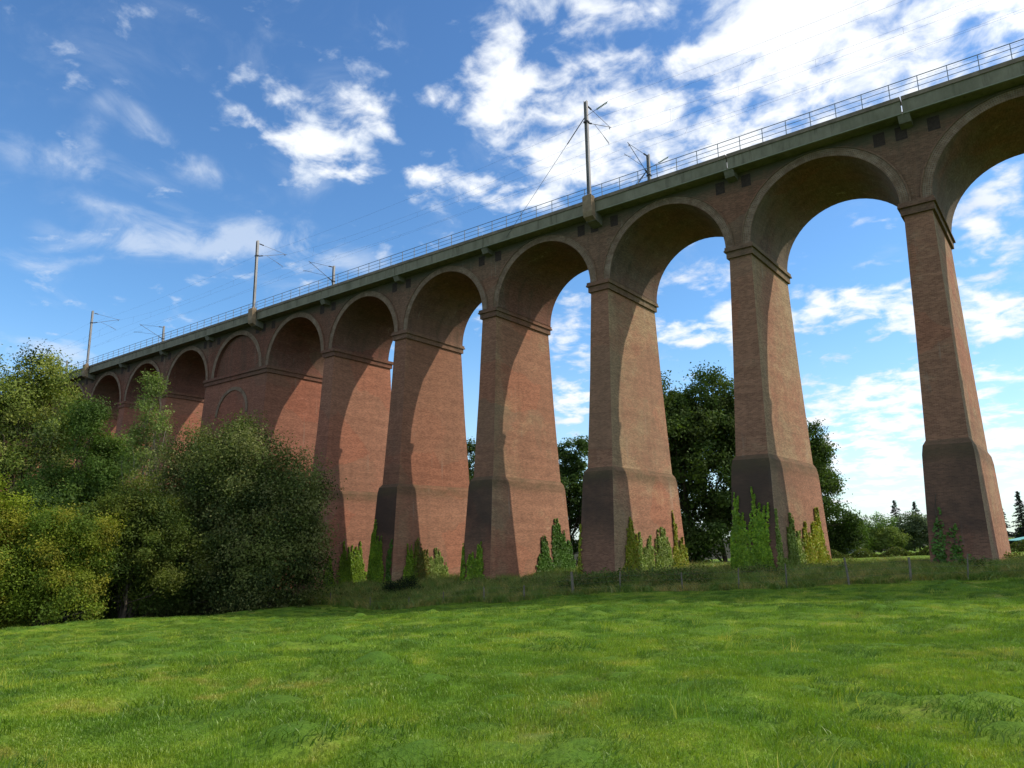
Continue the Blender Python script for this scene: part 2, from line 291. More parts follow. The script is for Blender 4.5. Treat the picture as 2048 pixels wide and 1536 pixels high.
def leaf_mat(name, transl=0.38, rough=0.6, gloss=0.02):
    m, k = mat(name); a = k.new('ShaderNodeVertexColor', layer_name='tint').outputs[0]
    P = k.new('ShaderNodeNewGeometry').outputs['Position']
    n = k.noise(P, 0.9, 3, 0.5); v = k.ss(n, 0.3, 0.7, 0.8, 1.2); c = k.mix(1.0, a, k.comb(v, v, v), 'MULTIPLY')
    df = k.new('ShaderNodeBsdfDiffuse'); k.l.new(c, df.inputs[0]); tr = k.new('ShaderNodeBsdfTranslucent')
    k.l.new(k.mix(1.0, c, (1.15, 1.25, 0.55), 'MULTIPLY'), tr.inputs[0])
    mx = k.new('ShaderNodeMixShader'); mx.inputs[0].default_value = transl; k.l.new(df.outputs[0], mx.inputs[1]); k.l.new(tr.outputs[0], mx.inputs[2])
    gl = k.new('ShaderNodeBsdfGlossy'); gl.inputs['Roughness'].default_value = rough; gl.inputs[0].default_value = (0.5, 0.55, 0.5, 1)
    m2 = k.new('ShaderNodeMixShader'); m2.inputs[0].default_value = gloss; k.l.new(mx.outputs[0], m2.inputs[1]); k.l.new(gl.outputs[0], m2.inputs[2])
    o = k.new('ShaderNodeOutputMaterial'); k.l.new(m2.outputs[0], o.inputs[0]); return m
M_leaf = leaf_mat('tree_leaves'); M_needle = leaf_mat('conifer_needles', 0.15, 0.6, 0.03); M_ivyl = leaf_mat('ivy_leaves', 0.25, 0.5, 0.04)

# ------------------------------------------------------------------ terrain
CP = np.array([(5.5, -47.4, -1.62), (2, -43, -1.66), (0, -62, -1.6), (25, -55, -1.5), (25, -25, -1.6), (9, -30, -1.75), (-1, -30, -2.05), (-10, -46, -2.0), (-18, -34, -2.95), (-14, -24, -2.75), (-26, -34, -3.6),
 (-39.6, -31.8, -4.26), (-38.7, -28.5, -4.1), (-37.4, -23.6, -4.2), (-37.2, -19.5, -4.5), (-40.2, -14.2, -4.5), (-50, -32, -6.6), (-49, -24, -6.2), (-48, -18, -5.4), (-60, -26, -7.2), (-47.4, -9, -5.0), (-55, -9, -5.6),
 (1.03, -9, -2.0), (-1.19, -9, -2.15), (-3.84, -9, -2.32), (-6.77, -9, -2.58), (-9.21, -9, -2.69), (-12.34, -9, -2.86), (-16.17, -9, -3.02), (-19.32, -9, -3.25), (-22.98, -9, -3.76), (-26.2, -9, -3.93), (-29.74, -9, -4.16), (-33.05, -9, -4.6), (-37, -9, -4.8),
 (0, -2.5, -1.85), (-10.9, -2.5, -2.35), (-21.8, -2.5, -2.95), (-32.7, -2.5, -3.5), (-43.6, -2.5, -4.0), (-54.5, -2.5, -4.7), (0, 4, -1.85), (-10.9, 4, -2.35), (-21.8, 4, -2.9), (-32.7, 4, -3.3), (-43.6, 4, -3.8),
 (0, 12, -1.9), (-10.9, 12, -2.3), (-21, 12, -2.7), (-12, 36, -2.3), (-26, 84, -3.05), (-12.5, 68, -2.56), (0.8, 26.5, -1.6), (-33, 35, -3), (-60, 40, -4), (15, 0, -1.6), (15, 30, -1.3), (-35, 140, -4.6), (-6, 137, -3.0),
 (40, 100, -1), (-100, 100, -5), (-80, 0, -5.5), (-80, -20, -6.5), (-130, 0, -5), (-130, -60, -7), (-60, -60, -4.8), (0, -100, -2), (80, -50, 0), (80, 50, 0), (0, 300, -3.5), (-150, 300, -5), (150, 300, -1.5), (-300, 0, -6), (0, -200, -3), (250, 0, 0)], float)
def tps_fit(P, lam=0.4):
    n = len(P); sc = 50.0; X = P[:, :2]/sc; D = np.linalg.norm(X[:, None]-X[None], axis=2); K = np.where(D > 0, D*D*np.log(D+1e-12), 0)
    A = np.zeros((n+3, n+3)); A[:n, :n] = K+lam*1e-3*np.eye(n); A[:n, n] = 1; A[:n, n+1:] = X; A[n, :n] = 1; A[n+1:, :n] = X.T
    return np.linalg.solve(A, np.r_[P[:, 2], 0, 0, 0]), X, sc
TW, TX, TSC = tps_fit(CP)
TUS = []  # tussocks x,y,r,h
def hump(x, y):
    a = np.zeros_like(x)
    for (kx, ky, ph, am) in HW: a += am*np.sin(kx*x+ky*y+ph)
    return a
HW = []
for i in range(26):
    th = RNG.uniform(0, math.pi); lam = RNG.uniform(1.2, 5.5); HW.append((math.cos(th)*6.283/lam, math.sin(th)*6.283/lam, RNG.uniform(0, 6.28), 0.0066*lam**0.35))
def ground_z(x, y):
    x = np.asarray(x, float); y = np.asarray(y, float); sh = x.shape; x = x.ravel(); y = y.ravel()
    X = np.stack([np.clip(x, -320, 260), np.clip(y, -220, 320)], 1)/TSC
    z = np.full(len(x), TW[-3])+X@TW[-2:]
    for i in range(0, len(x), 20000):
        D = np.linalg.norm(X[i:i+20000, None]-TX[None], axis=2); z[i:i+20000] += np.where(D > 0, D*D*np.log(D+1e-12), 0)@TW[:-3]
    r = np.hypot(x-5.5, y+47.4); z = z+hump(x, y)*np.clip(1.4-r/90, 0.0, 1)*np.clip(r/4, .3, 1)
    return z.reshape(sh)
def gz(x, y): return float(ground_z(np.array([x]), np.array([y]))[0])
# tussock mounds in the pasture
nt = 5200
tx = RNG.uniform(-46, 22, nt*3); ty = RNG.uniform(-46, -9.6, nt*3)
keep = (np.hypot(tx-5.5, ty+47.4) > 4.0); tx = tx[keep][:nt]; ty = ty[keep][:nt]
tr = RNG.uniform(0.13, 0.34, nt)*RNG.uniform(.7, 1.3, nt); th_ = tr*RNG.uniform(0.10, 0.30, nt)
def axis(lo, hi, step, far_lo, far_hi, g=1.16):
    a = list(np.arange(lo, hi+1e-6, step)); s = step; x = lo; L = []
    while x > far_lo: s *= g; x -= s; L.append(x)
    s = step; x = hi; Rr = []
    while x < far_hi: s *= g; x += s; Rr.append(x)
    return np.array(L[::-1]+a+Rr)
gx = axis(-42, 16, 0.22, -2500, 2500); gy = axis(-46, -8, 0.20, -1200, 3500)
GX, GY = np.meshgrid(gx, gy); GZ = ground_z(GX, GY)
for a, b, r, h in zip(tx, ty, tr, th_):
    i0, i1 = np.searchsorted(gx, (a-2.2*r, a+2.2*r)); j0, j1 = np.searchsorted(gy, (b-2.2*r, b+2.2*r))
    if i1 > i0 and j1 > j0:
        q = ((GX[j0:j1, i0:i1]-a)**2+(GY[j0:j1, i0:i1]-b)**2)/(r*r); GZ[j0:j1, i0:i1] += h*np.exp(-q**1.5*1.3)
ny, nx = GX.shape; idx = np.arange(nx*ny).reshape(ny, nx)
TM = np.zeros_like(GZ)
for a, b, r in zip(tx, ty, tr):
    i0, i1 = np.searchsorted(gx, (a-2*r, a+2*r)); j0, j1 = np.searchsorted(gy, (b-2*r, b+2*r))
    if i1 > i0 and j1 > j0: TM[j0:j1, i0:i1] = np.maximum(TM[j0:j1, i0:i1], np.exp(-((GX[j0:j1, i0:i1]-a)**2+(GY[j0:j1, i0:i1]-b)**2)/(r*r)))
FQ = np.stack([idx[:-1, :-1], idx[:-1, 1:], idx[1:, 1:], idx[1:, :-1]], -1).reshape(-1, 4)
def grass_color(k, P):
    n0 = k.noise(P, 0.13, 4, 0.6, 0.5); n1 = k.noise(P, 0.62, 5, 0.6, 0.6); n2 = k.noise(P, 2.6, 4, 0.6)
    c = k.mix(k.ss(n1, 0.38, 0.62), (0.122, 0.215, 0.020), (0.222, 0.300, 0.028))
    c = k.mix(k.math('MULTIPLY', k.ss(n0, 0.45, 0.62), 0.55), c, (0.100, 0.185, 0.017))
    c = k.mix(k.math('MULTIPLY', k.ss(k.math('ADD', k.math('MULTIPLY', n1, .6), k.math('MULTIPLY', n2, .4)), 0.53, 0.66), 0.6), c, (0.29, 0.25, 0.08))
    c = k.mix(k.ss(n2, 0.62, 0.36, 0.0, 0.35), c, (0.07, 0.155, 0.017))
    return c
def ground_mat():
    m, k = mat('pasture_ground'); P = k.new('ShaderNodeNewGeometry').outputs['Position']; ps = k.sep(P)
    c = grass_color(k, P); fine = k.noise(P, 14, 5, 0.7); v = k.ss(fine, 0.25, 0.75, 0.55, 1.25); c = k.mix(1.0, c, k.comb(v, v, v), 'MULTIPLY')
    c = k.mix(k.math('MULTIPLY', k.sep(k.new('ShaderNodeVertexColor', layer_name='tint').outputs[0])[0], 0.8), c, (0.06, 0.135, 0.015))
    # rough verge / soil below the viaduct and under the trees
    nn = k.noise(P, 0.5, 4, 0.6); verge = k.ss(k.math('ADD', ps[1], k.math('MULTIPLY', nn, 1.6)), -8.6, -7.6)
    vback = k.ss(ps[1], 13, 18, 1.0, 0.0)
    c = k.mix(k.math('MULTIPLY', verge, vback), c, k.mix(k.ss(fine, .3, .7), (0.06, 0.06, 0.02), (0.14, 0.115, 0.045)))
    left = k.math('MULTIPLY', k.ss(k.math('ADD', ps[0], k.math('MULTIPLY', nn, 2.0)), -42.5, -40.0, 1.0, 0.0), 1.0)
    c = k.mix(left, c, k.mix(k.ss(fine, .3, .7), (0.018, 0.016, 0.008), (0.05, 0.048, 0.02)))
    finish(k, c, 0.95, fine, 0.6, 0.06, spec=0.1); return m
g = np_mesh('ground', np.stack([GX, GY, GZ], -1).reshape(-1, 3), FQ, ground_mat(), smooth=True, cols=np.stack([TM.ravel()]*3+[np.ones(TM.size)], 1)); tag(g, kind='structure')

# ------------------------------------------------------------------ grass and weeds (stuff)
def blade_clump(name, n, rad, h0, h1, w, lean, matr, seed, wind=(0.0, 0.0), seg=2, tintf=None, head=0.0):
    R = np.random.default_rng(seed); V = []; F = []; Cc = []
    for i in range(n):
        a = R.uniform(0, 6.283); rr = rad*math.sqrt(R.uniform()); x, y = rr*math.cos(a), rr*math.sin(a); h = R.uniform(h0, h1)
        b = R.uniform(0, 6.283); lx, ly = math.cos(b)*lean*h*R.uniform(.3, 1)+wind[0]*h, math.sin(b)*lean*h*R.uniform(.3, 1)+wind[1]*h
        o = R.uniform(0, 6.283); ox, oy = math.cos(o)*w*.5, math.sin(o)*w*.5; base = len(V)
        for s in range(seg+1):
            q = s/seg; ww = (1-q**2)*0.9+0.1; px, py, pz = x+lx*q**1.6, y+ly*q**1.6, h*q*(1-0.22*q*lean)
            V += [(px-ox*ww, py-oy*ww, pz-0.02*(s == 0)), (px+ox*ww, py+oy*ww, pz-0.02*(s == 0))]
        for s in range(seg): F.append((base+2*s, base+2*s+1, base+2*s+3, base+2*s+2))
        t0 = R.uniform(.75, 1.25)
        tc_ = tintf(R) if tintf else (t0, t0*R.uniform(.93, 1.07), t0*.9)
        Cc += [(*tc_, 1)]*(2*(seg+1))
    return np_mesh(name, V, F, matr, cols=Cc, link=False)
def blade_mat(name, colorfn, transl=0.3):
    m, k = mat(name); P = k.new('ShaderNodeNewGeometry').outputs['Position']; a = k.new('ShaderNodeVertexColor', layer_name='tint').outputs[0]
    c = colorfn(k, P); c = k.mix(1.0, c, a, 'MULTIPLY')
    df = k.new('ShaderNodeBsdfDiffuse'); k.l.new(c, df.inputs[0]); tr = k.new('ShaderNodeBsdfTranslucent'); k.l.new(k.mix(1.0, c, (1.2, 1.3, 0.6), 'MULTIPLY'), tr.inputs[0])
    mx = k.new('ShaderNodeMixShader'); mx.inputs[0].default_value = transl; k.l.new(df.outputs[0], mx.inputs[1]); k.l.new(tr.outputs[0], mx.inputs[2])
    gl = k.new('ShaderNodeBsdfGlossy'); gl.inputs['Roughness'].default_value = 0.45; gl.inputs[0].default_value = (.5, .55, .45, 1)
    m2 = k.new('ShaderNodeMixShader'); m2.inputs[0].default_value = 0.06; k.l.new(mx.outputs[0], m2.inputs[1]); k.l.new(gl.outputs[0], m2.inputs[2])
    o = k.new('ShaderNodeOutputMaterial'); k.l.new(m2.outputs[0], o.inputs[0]); return m
M_blade = blade_mat('pasture_blades', lambda k, P: k.mix(1.0, grass_color(k, P), (1.35, 1.3, 1.15), 'MULTIPLY'))
M_tuss = blade_mat('tussock_blades', lambda k, P: k.mix(k.ss(k.noise(P, 0.5, 3), .35, .65), (0.070, 0.150, 0.016), (0.14, 0.225, 0.022)))
def weedcol(k, P):
    n = k.noise(P, 0.35, 4, 0.6, 0.4); n2 = k.noise(P, 1.3, 3)
    c = k.mix(k.ss(n, 0.4, 0.6), (0.20, 0.215, 0.05), (0.38, 0.31, 0.12)); return k.mix(k.ss(n2, 0.42, 0.58), c, (0.14, 0.21, 0.04))
M_weed = blade_mat('rough_grass', weedcol, 0.25)
def scatter(name, pts, rots, scl, protos, kind='stuff', label=None, cat=None):
    """points with rotation and scale attributes, instanced by a geometry-nodes modifier"""
    me = bpy.data.meshes.new(name); me.vertices.add(len(pts)); me.vertices.foreach_set('co', np.asarray(pts, np.float32).ravel())
    a = me.attributes.new('rot', 'FLOAT_VECTOR', 'POINT'); a.data.foreach_set('vector', np.asarray(rots, np.float32).ravel())
    a = me.attributes.new('scl', 'FLOAT_VECTOR', 'POINT'); a.data.foreach_set('vector', np.asarray(scl, np.float32).ravel())
    o = bpy.data.objects.new(name, me); C.objects.link(o)
    col_ = bpy.data.collections.new(name+'_clumps')
    for p in protos: col_.objects.link(p)
    ng = bpy.data.node_groups.new(name+'_nodes', 'GeometryNodeTree')
    ng.interface.new_socket('Geometry', in_out='INPUT', socket_type='NodeSocketGeometry'); ng.interface.new_socket('Geometry', in_out='OUTPUT', socket_type='NodeSocketGeometry')
    gi = ng.nodes.new('NodeGroupInput'); go = ng.nodes.new('NodeGroupOutput'); ip = ng.nodes.new('GeometryNodeInstanceOnPoints'); ci = ng.nodes.new('GeometryNodeCollectionInfo')
    ci.inputs['Collection'].default_value = col_; ci.inputs['Separate Children'].default_value = True; ci.inputs['Reset Children'].default_value = True
    mp = ng.nodes.new('GeometryNodeMeshToPoints')
    ra = ng.nodes.new('GeometryNodeInputNamedAttribute'); ra.data_type = 'FLOAT_VECTOR'; ra.inputs[0].default_value = 'rot'
    sa = ng.nodes.new('GeometryNodeInputNamedAttribute'); sa.data_type = 'FLOAT_VECTOR'; sa.inputs[0].default_value = 'scl'
    er = ng.nodes.new('FunctionNodeEulerToRotation'); L = ng.links
    L.new(gi.outputs[0], mp.inputs[0]); L.new(mp.outputs[0], ip.inputs['Points']); L.new(ci.outputs[0], ip.inputs['Instance']); ip.inputs['Pick Instance'].default_value = True
    L.new(ra.outputs[0], er.inputs[0]); L.new(er.outputs[0], ip.inputs['Rotation']); L.new(sa.outputs[0], ip.inputs['Scale']); L.new(ip.outputs[0], go.inputs[0])
    md = o.modifiers.new('scatter', 'NODES'); md.node_group = ng
    tag(o, label, cat, None, kind); return o
wind = (0.25, -0.12)
grass_p = [blade_clump('grass_clump', 230, 0.34, 0.010, 0.036, 0.005, 1.1, M_blade, 100+i, wind) for i in range(5)]
grass_far = [blade_clump('grass_clump', 120, 0.5, 0.015, 0.05, 0.012, 1.0, M_blade, 120+i, wind, seg=1) for i in range(4)]
tuss_p = [blade_clump('tussock_clump', 260, 0.36, 0.05, 0.16, 0.008, 0.9, M_tuss, 140+i, (.35, -.15), seg=3) for i in range(4)]
def mound(x, y, z):
    x = np.asarray(x); y = np.asarray(y); z = np.array(z)
    for a, b, r, h in zip(tx, ty, tr, th_):
        q = ((x-a)**2+(y-b)**2)/(r*r); s = q < 5
        if s.any(): z[s] += h*np.exp(-q[s]**1.5*1.3)
    return z
def zones(n, f):
    P = []
    while len(P) < n:
        q = RNG.uniform(size=(n, 2)); x = -44+q[:, 0]*62; y = -47+q[:, 1]*38.2; m_ = f(x, y); P += list(zip(x[m_], y[m_]))
    return np.array(P[:n])
fh = np.array((-0.605, 0.796)); rh = np.array((0.796, 0.605))
def wedge(x, y, d0, d1, half=0.80):
    dx, dy = x-5.5, y+47.37; a = dx*fh[0]+dy*fh[1]; b = dx*rh[0]+dy*rh[1]; return (a > d0) & (a < d1) & (np.abs(b) < half*a+2.5) & (x > -41.5)
P1_ = zones(7500, lambda x, y: wedge(x, y, 2.5, 15)); P2_ = zones(13000, lambda x, y: wedge(x, y, 14, 52))
for nm, PP, pr, sc in (('grass', P1_, grass_p, (.8, 1.3)), ('grass', P2_, grass_far, (.8, 1.4))):
    inside = np.zeros(len(PP), bool)
    for a, b, r in zip(tx[::2], ty[::2], tr[::2]): inside |= ((PP[:, 0]-a)**2+(PP[:, 1]-b)**2) < (r*.9)**2
    PP = PP[~inside]
    z = mound(PP[:, 0], PP[:, 1], ground_z(PP[:, 0], PP[:, 1])); n = len(PP)
    rr = np.zeros((n, 3)); rr[:, 2] = RNG.normal(0, .7, n); s = RNG.uniform(*sc, n)[:, None]*np.ones(3); s[:, 2] *= RNG.uniform(.7, 1.25, n)
    scatter(nm, np.c_[PP, z], rr, s, pr)
tz_ = ground_z(tx, ty)+th_*0.6; n = nt; rr = np.zeros((n, 3)); rr[:, 2] = RNG.normal(0, .5, n); s = np.stack([tr/.30, tr/.30, (tr/.30)*RNG.uniform(.45, .9, n)], 1)
keep = (np.arange(nt) % 2 == 0) | (RNG.uniform(size=nt) < .35)
scatter('grass', np.c_[tx, ty, tz_][keep], rr[keep], s[keep], tuss_p)
seed_p = [blade_clump('seed_head_clump', 22, 0.22, 0.14, 0.30, 0.006, 0.6, M_blade, 180+i, (.3, -.1), seg=3, tintf=lambda R: (2.2, 1.5, 2.6)) for i in range(3)]
PS = zones(220, lambda x, y: wedge(x, y, 4, 45)); n = len(PS); z = ground_z(PS[:, 0], PS[:, 1]); rr = np.zeros((n, 3)); rr[:, 2] = RNG.normal(0, .5, n)
scatter('grass', np.c_[PS, z], rr, RNG.uniform(.5, 1.3, n)[:, None]*np.ones(3), seed_p)
# rough verge between the fence and the piers
straw = lambda R: (lambda q: (1.5*q, 1.25*q, 1.0*q) if R.uniform() < .35 else (.8*q, 1.0*q, .8*q))(R.uniform(.7, 1.3))
weed_p = [blade_clump('weed_clump', 170, 0.6, 0.18, 0.78, 0.018, 0.8, M_weed, 160+i, (.1, 0), seg=2, tintf=straw) for i in range(4)]
def leafball(name, n, rx, rz, size, cols, seed, matr):
    R = np.random.default_rng(seed); d = R.normal(size=(n, 3)); d /= np.linalg.norm(d, axis=1)[:, None]; rad = R.uniform(.45, 1.05, n)[:, None]
    p = d*rad*np.array([rx, rx, rz]); p[:, 2] = np.abs(p[:, 2]); return leaves_obj(name, p, d, size, cols, R, matr, link=False)
def leaves_obj(name, p, nrm, size, cols, R, matr, parent=None, link=True, flat=0.9, asp=0.55, spread=0.9):
    n = len(p); nn = nrm+R.normal(size=(n, 3))*spread; nn /= np.linalg.norm(nn, axis=1)[:, None]+1e-9
    a = np.cross(nn, R.normal(size=(n, 3))); a /= np.linalg.norm(a, axis=1)[:, None]+1e-9; b = np.cross(nn, a)
    s = (size*R.uniform(.6, 1.35, n))[:, None] if np.isscalar(size) else (size*R.uniform(.6, 1.35, n))[:, None]
    V = np.stack([p-a*s*.5, p-b*s*asp*.5+nn*s*.08, p+a*s*.5, p+b*s*asp*.5+nn*s*.08], 1).reshape(-1, 3); F = np.arange(4*n).reshape(-1, 4)
    cc = np.asarray(cols, float)
    if cc.ndim == 1: cc = np.tile(cc, (n, 1))
    elif len(cc) != n: cc = cc[R.integers(0, len(cc), n)]
    cc = cc*R.uniform(.84, 1.16, n)[:, None]; c4 = np.c_[cc, np.ones(n)]; c4 = np.repeat(c4, 4, 0)
    return np_mesh(name, V, F, matr, parent, cols=c4, link=link)
bram_p = [leafball('bramble_clump', 420, 0.75, 0.75, 0.11, [(0.08, 0.13, 0.03), (0.11, 0.16, 0.035), (0.17, 0.16, 0.06)], 200+i, M_leaf) for i in range(3)]
def vz(n, x0, x1, y0, y1): return np.c_[RNG.uniform(x0, x1, n), RNG.uniform(y0, y1, n)]
PP = np.r_[vz(1500, -48, 18, -8.9, -2.2), vz(700, -48, 18, -8.9, -7.0), vz(800, -46, 16, -2.5, 13)]
z = ground_z(PP[:, 0], PP[:, 1]); n = len(PP); rr = np.zeros((n, 3)); rr[:, 2] = RNG.uniform(0, 6.28, n); s = RNG.uniform(.7, 1.25, n)[:, None]*np.ones(3)
s[:, 2] *= np.where(PP[:, 1] < -7.4, .7, 1.1)*np.interp(PP[:, 0], [-45, -20, 0], [1.3, 1.0, .75])
scatter('undergrowth', np.c_[PP, z], rr, s, weed_p)
PB = np.r_[vz(230, -48, -20, -7.6, -2.4), vz(60, -20, 16, -5.5, -2.4), vz(60, -50, 16, -2, 12), vz(70, -21, -11.5, -7.8, -4.5)]
z = ground_z(PB[:, 0], PB[:, 1]); n = len(PB); rr = np.zeros((n, 3)); rr[:, 2] = RNG.uniform(0, 6.28, n); s = RNG.uniform(.55, 1.3, n)[:, None]*np.ones(3); s[-70:] *= 1.35
scatter('undergrowth', np.c_[PB, z-.1], rr, s, bram_p)

# ------------------------------------------------------------------ viaduct
SP = 10.9; WD = 7.8; K0, K1 = -4, 20
def half(z):   # half width of a pier along the line, and outward batter, by height
    Z = [-7, -3, 4.25, 4.75, 5.05, 12, 18.65]; H = [1.62, 1.46, 1.24, 1.17, 1.03, 0.87, 0.75]; D = [2.35, 2.0, 1.34, 1.24, 0.95, 0.40, 0.0]
    return float(np.interp(z, Z, H)), float(np.interp(z, Z, D))
via = empty('viaduct', (0, 0, 0)); tag(via, 'long red brick railway viaduct with tall tapering piers and round arches crossing the meadow', 'viaduct')
def tapered(levels, ext=0.0, mb=None):
    mb = mb or MB()
    rings = []
    for z in levels:
        h, d = half(z); h += ext; rings.append([(-h, -d, z), (h, -d, z), (h, WD+d, z), (-h, WD+d, z)])
    for a, b in zip(rings[:-1], rings[1:]):
        for i in range(4):
            j = (i+1) % 4; off = (0, 3.1, 7.7, 1.9)[i]
            P = [a[i], a[j], b[j], b[i]]; c = 0 if i % 2 == 0 else 1
            mb.face(P, [(p[c]+off, p[2]) for p in P])
    mb.face(rings[-1]); return mb
def capital(ext=0.0):
    mb = MB(); h = 0.75+ext
    mb.box(-h-.15, h+.15, -.16, WD+.16, 18.65, 19.10); mb.box(-h-.27, h+.27, -.30, WD+.30, 19.10, 19.22); mb.box(-h-.22, h+.22, -.25, WD+.25, 19.22, 19.42)
    return mb
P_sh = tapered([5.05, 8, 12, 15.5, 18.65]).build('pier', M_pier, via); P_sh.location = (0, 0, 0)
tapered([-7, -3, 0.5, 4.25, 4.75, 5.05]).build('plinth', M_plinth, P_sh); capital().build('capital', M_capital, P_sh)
first = True
jit = {0: 0.0, 1: 0.08, 2: -0.12, 3: -0.14, 4: -0.02, 5: 0.5, 8: 0.2}
for kk in range(K0, K1+1):
    if kk in (6, 7): continue
    o = P_sh if first else copy_tree(P_sh, via); first = False; o.location.x = -SP*kk+jit.get(kk, 0)
# buttress block: two piers joined by a blind bay
XB = -SP*6.5; EXT = SP/2
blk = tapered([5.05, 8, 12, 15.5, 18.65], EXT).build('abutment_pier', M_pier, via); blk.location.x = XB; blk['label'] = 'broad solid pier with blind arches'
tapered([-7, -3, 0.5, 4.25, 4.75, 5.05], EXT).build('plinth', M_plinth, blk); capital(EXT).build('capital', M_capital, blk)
def arcring(r0, r1, y0, y1, cx, cz, n=28, a0=0, a1=math.pi, yfun=None):
    mb = MB(); yf = yfun or (lambda z: 0.0)
    def P(r, a, y): 
        z = cz+r*math.sin(a); return (cx+r*math.cos(a), y+yf(z), z)
    for i in range(n):
        a, b = a0+(a1-a0)*i/n, a0+(a1-a0)*(i+1)/n; rm = (r0+r1)/2
        mb.face([P(r0, b, y0), P(r0, a, y0), P(r1, a, y0), P(r1, b, y0)], [(b*rm, r0), (a*rm, r0), (a*rm, r1), (b*rm, r1)])
        mb.face([P(r1, b, y0), P(r1, a, y0), P(r1, a, y1), P(r1, b, y1)], [(b*rm, 0), (a*rm, 0), (a*rm, .2), (b*rm, .2)])
        mb.face([P(r0, a, y0), P(r0, b, y0), P(r0, b, y1), P(r0, a, y1)], [(a*rm, 0), (b*rm, 0), (b*rm, .2), (a*rm, .2)])
    for aa, fl in ((a0, 1), (a1, 0)):
        q = [P(r0, aa, y0), P(r1, aa, y0), P(r1, aa, y1), P(r0, aa, y1)]; mb.face(q if fl else q[::-1])
    return mb
bl = arcring(2.85, 3.25, -.09, .3, 0, 14.55, yfun=lambda z: -half(z)[1]).build('blind_arch', M_ring, blk)
RA = 4.58; ZS = 19.42; ZT = 24.70
def bay(front_depth=None):
    mb = MB(); br = MB(); n = 40; a = [math.pi*i/n for i in range(n+1)]
    pt = [(RA*math.cos(q), ZS+RA*math.sin(q)) for q in a]; hw = SP/2
    full = [(hw, ZS), (RA, ZS)] + pt[1:-1] + [(-RA, ZS), (-hw, ZS)]
    for y, flip in ((0.0, True), (WD, False)):
        for (x0, z0), (x1, z1) in zip(full[:-1], full[1:]):
            if abs(x0-x1) < 1e-6: continue
            q = [(x1, y, z1), (x0, y, z0), (x0, y, ZT), (x1, y, ZT)]; mb.face(q if flip else q[::-1])
    mb.face([(-hw, 0, ZT), (hw, 0, ZT), (hw, WD, ZT), (-hw, WD, ZT)])
    mb.face([(RA, 0, ZS), (hw, 0, ZS), (hw, WD, ZS), (RA, WD, ZS)][::-1]); mb.face([(-hw, 0, ZS), (-RA, 0, ZS), (-RA, WD, ZS), (-hw, WD, ZS)][::-1])
    dep = [(0, WD)] if front_depth is None else [(0, front_depth), (WD-front_depth, WD)]
    for y0, y1 in dep:
        for i in range(n):
            (xa, za), (xb, zb) = pt[i], pt[i+1]; s0, s1 = a[i]*RA, a[i+1]*RA
            br.face([(xa, y0, za), (xa, y1, za), (xb, y1, zb), (xb, y0, zb)], [(y0, s0), (y1, s0), (y1, s1), (y0, s1)])
    return mb, br, pt
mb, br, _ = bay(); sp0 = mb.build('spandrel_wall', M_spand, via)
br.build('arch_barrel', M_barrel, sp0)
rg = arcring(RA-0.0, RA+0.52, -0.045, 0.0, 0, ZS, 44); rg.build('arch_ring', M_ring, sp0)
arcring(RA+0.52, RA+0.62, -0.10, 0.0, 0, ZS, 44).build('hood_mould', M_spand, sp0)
for c_ in sp0.children:
    if c_.name.startswith('arch_ring'):
        pass
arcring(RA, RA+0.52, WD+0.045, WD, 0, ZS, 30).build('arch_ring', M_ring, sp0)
first = True
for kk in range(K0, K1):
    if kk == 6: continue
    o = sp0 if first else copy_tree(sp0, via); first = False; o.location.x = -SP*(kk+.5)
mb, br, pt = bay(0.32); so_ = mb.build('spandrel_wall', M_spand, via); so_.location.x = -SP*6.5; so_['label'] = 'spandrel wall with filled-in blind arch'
_, br, _ = bay(0.32); half_n = len(br.f)//2
for lo_, hi_ in ((0, half_n), (half_n, len(br.f))):
    q = MB()
    for fi in range(lo_, hi_): q.face([br.v[j] for j in br.f[fi]], br.uv[4*fi:4*fi+4])
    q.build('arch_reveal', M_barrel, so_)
for y, fl in ((.32, True), (WD-.32, False)):
    pm = MB()
    for (x0, z0), (x1, z1) in zip(pt[:-1], pt[1:]):
        q = [(x1, y, ZS), (x0, y, ZS), (x0, y, z0), (x1, y, z1)]; pm.face(q if fl else q[::-1])
    pm.build('blind_panel', M_spand, so_)
arcring(RA, RA+0.52, -0.045, 0.0, 0, ZS, 44).build('arch_ring', M_ring, so_)
# niches: square dark openings beside each joint
def niche(x):
    mb = MB(); a, b, z0, z1, y = x-.33, x+.33, 23.55, 24.42, -.012
    # flat plate proud of the wall, its dark colour standing in for recess shade
    mb.face([(a, y, z0), (b, y, z0), (b, y, z1), (a, y, z1)])
    mb.face([(a, y, z0), (a, 0.0, z0), (b, 0.0, z0), (b, y, z0)]); mb.face([(a, y, z1), (b, y, z1), (b, 0, z1), (a, 0, z1)])
    mb.face([(a, y, z0), (a, y, z1), (a, 0, z1), (a, 0, z0)]); mb.face([(b, y, z0), (b, 0, z0), (b, 0, z1), (b, y, z1)]); return mb
nc0 = None
for kk in range(-2, 14):
    for dx in ((-1.62, -.38, 1.38) if kk in (0, 2, 6, 7) else (-1.0, .85)):
        if kk % 5 == 5: continue
        if nc0 is None: nc0 = niche(0).build('niche', M_niche, via); o = nc0
        else: o = nc0.copy(); C.objects.link(o); o.parent = via
        o.location.x = -SP*kk+dx+.06
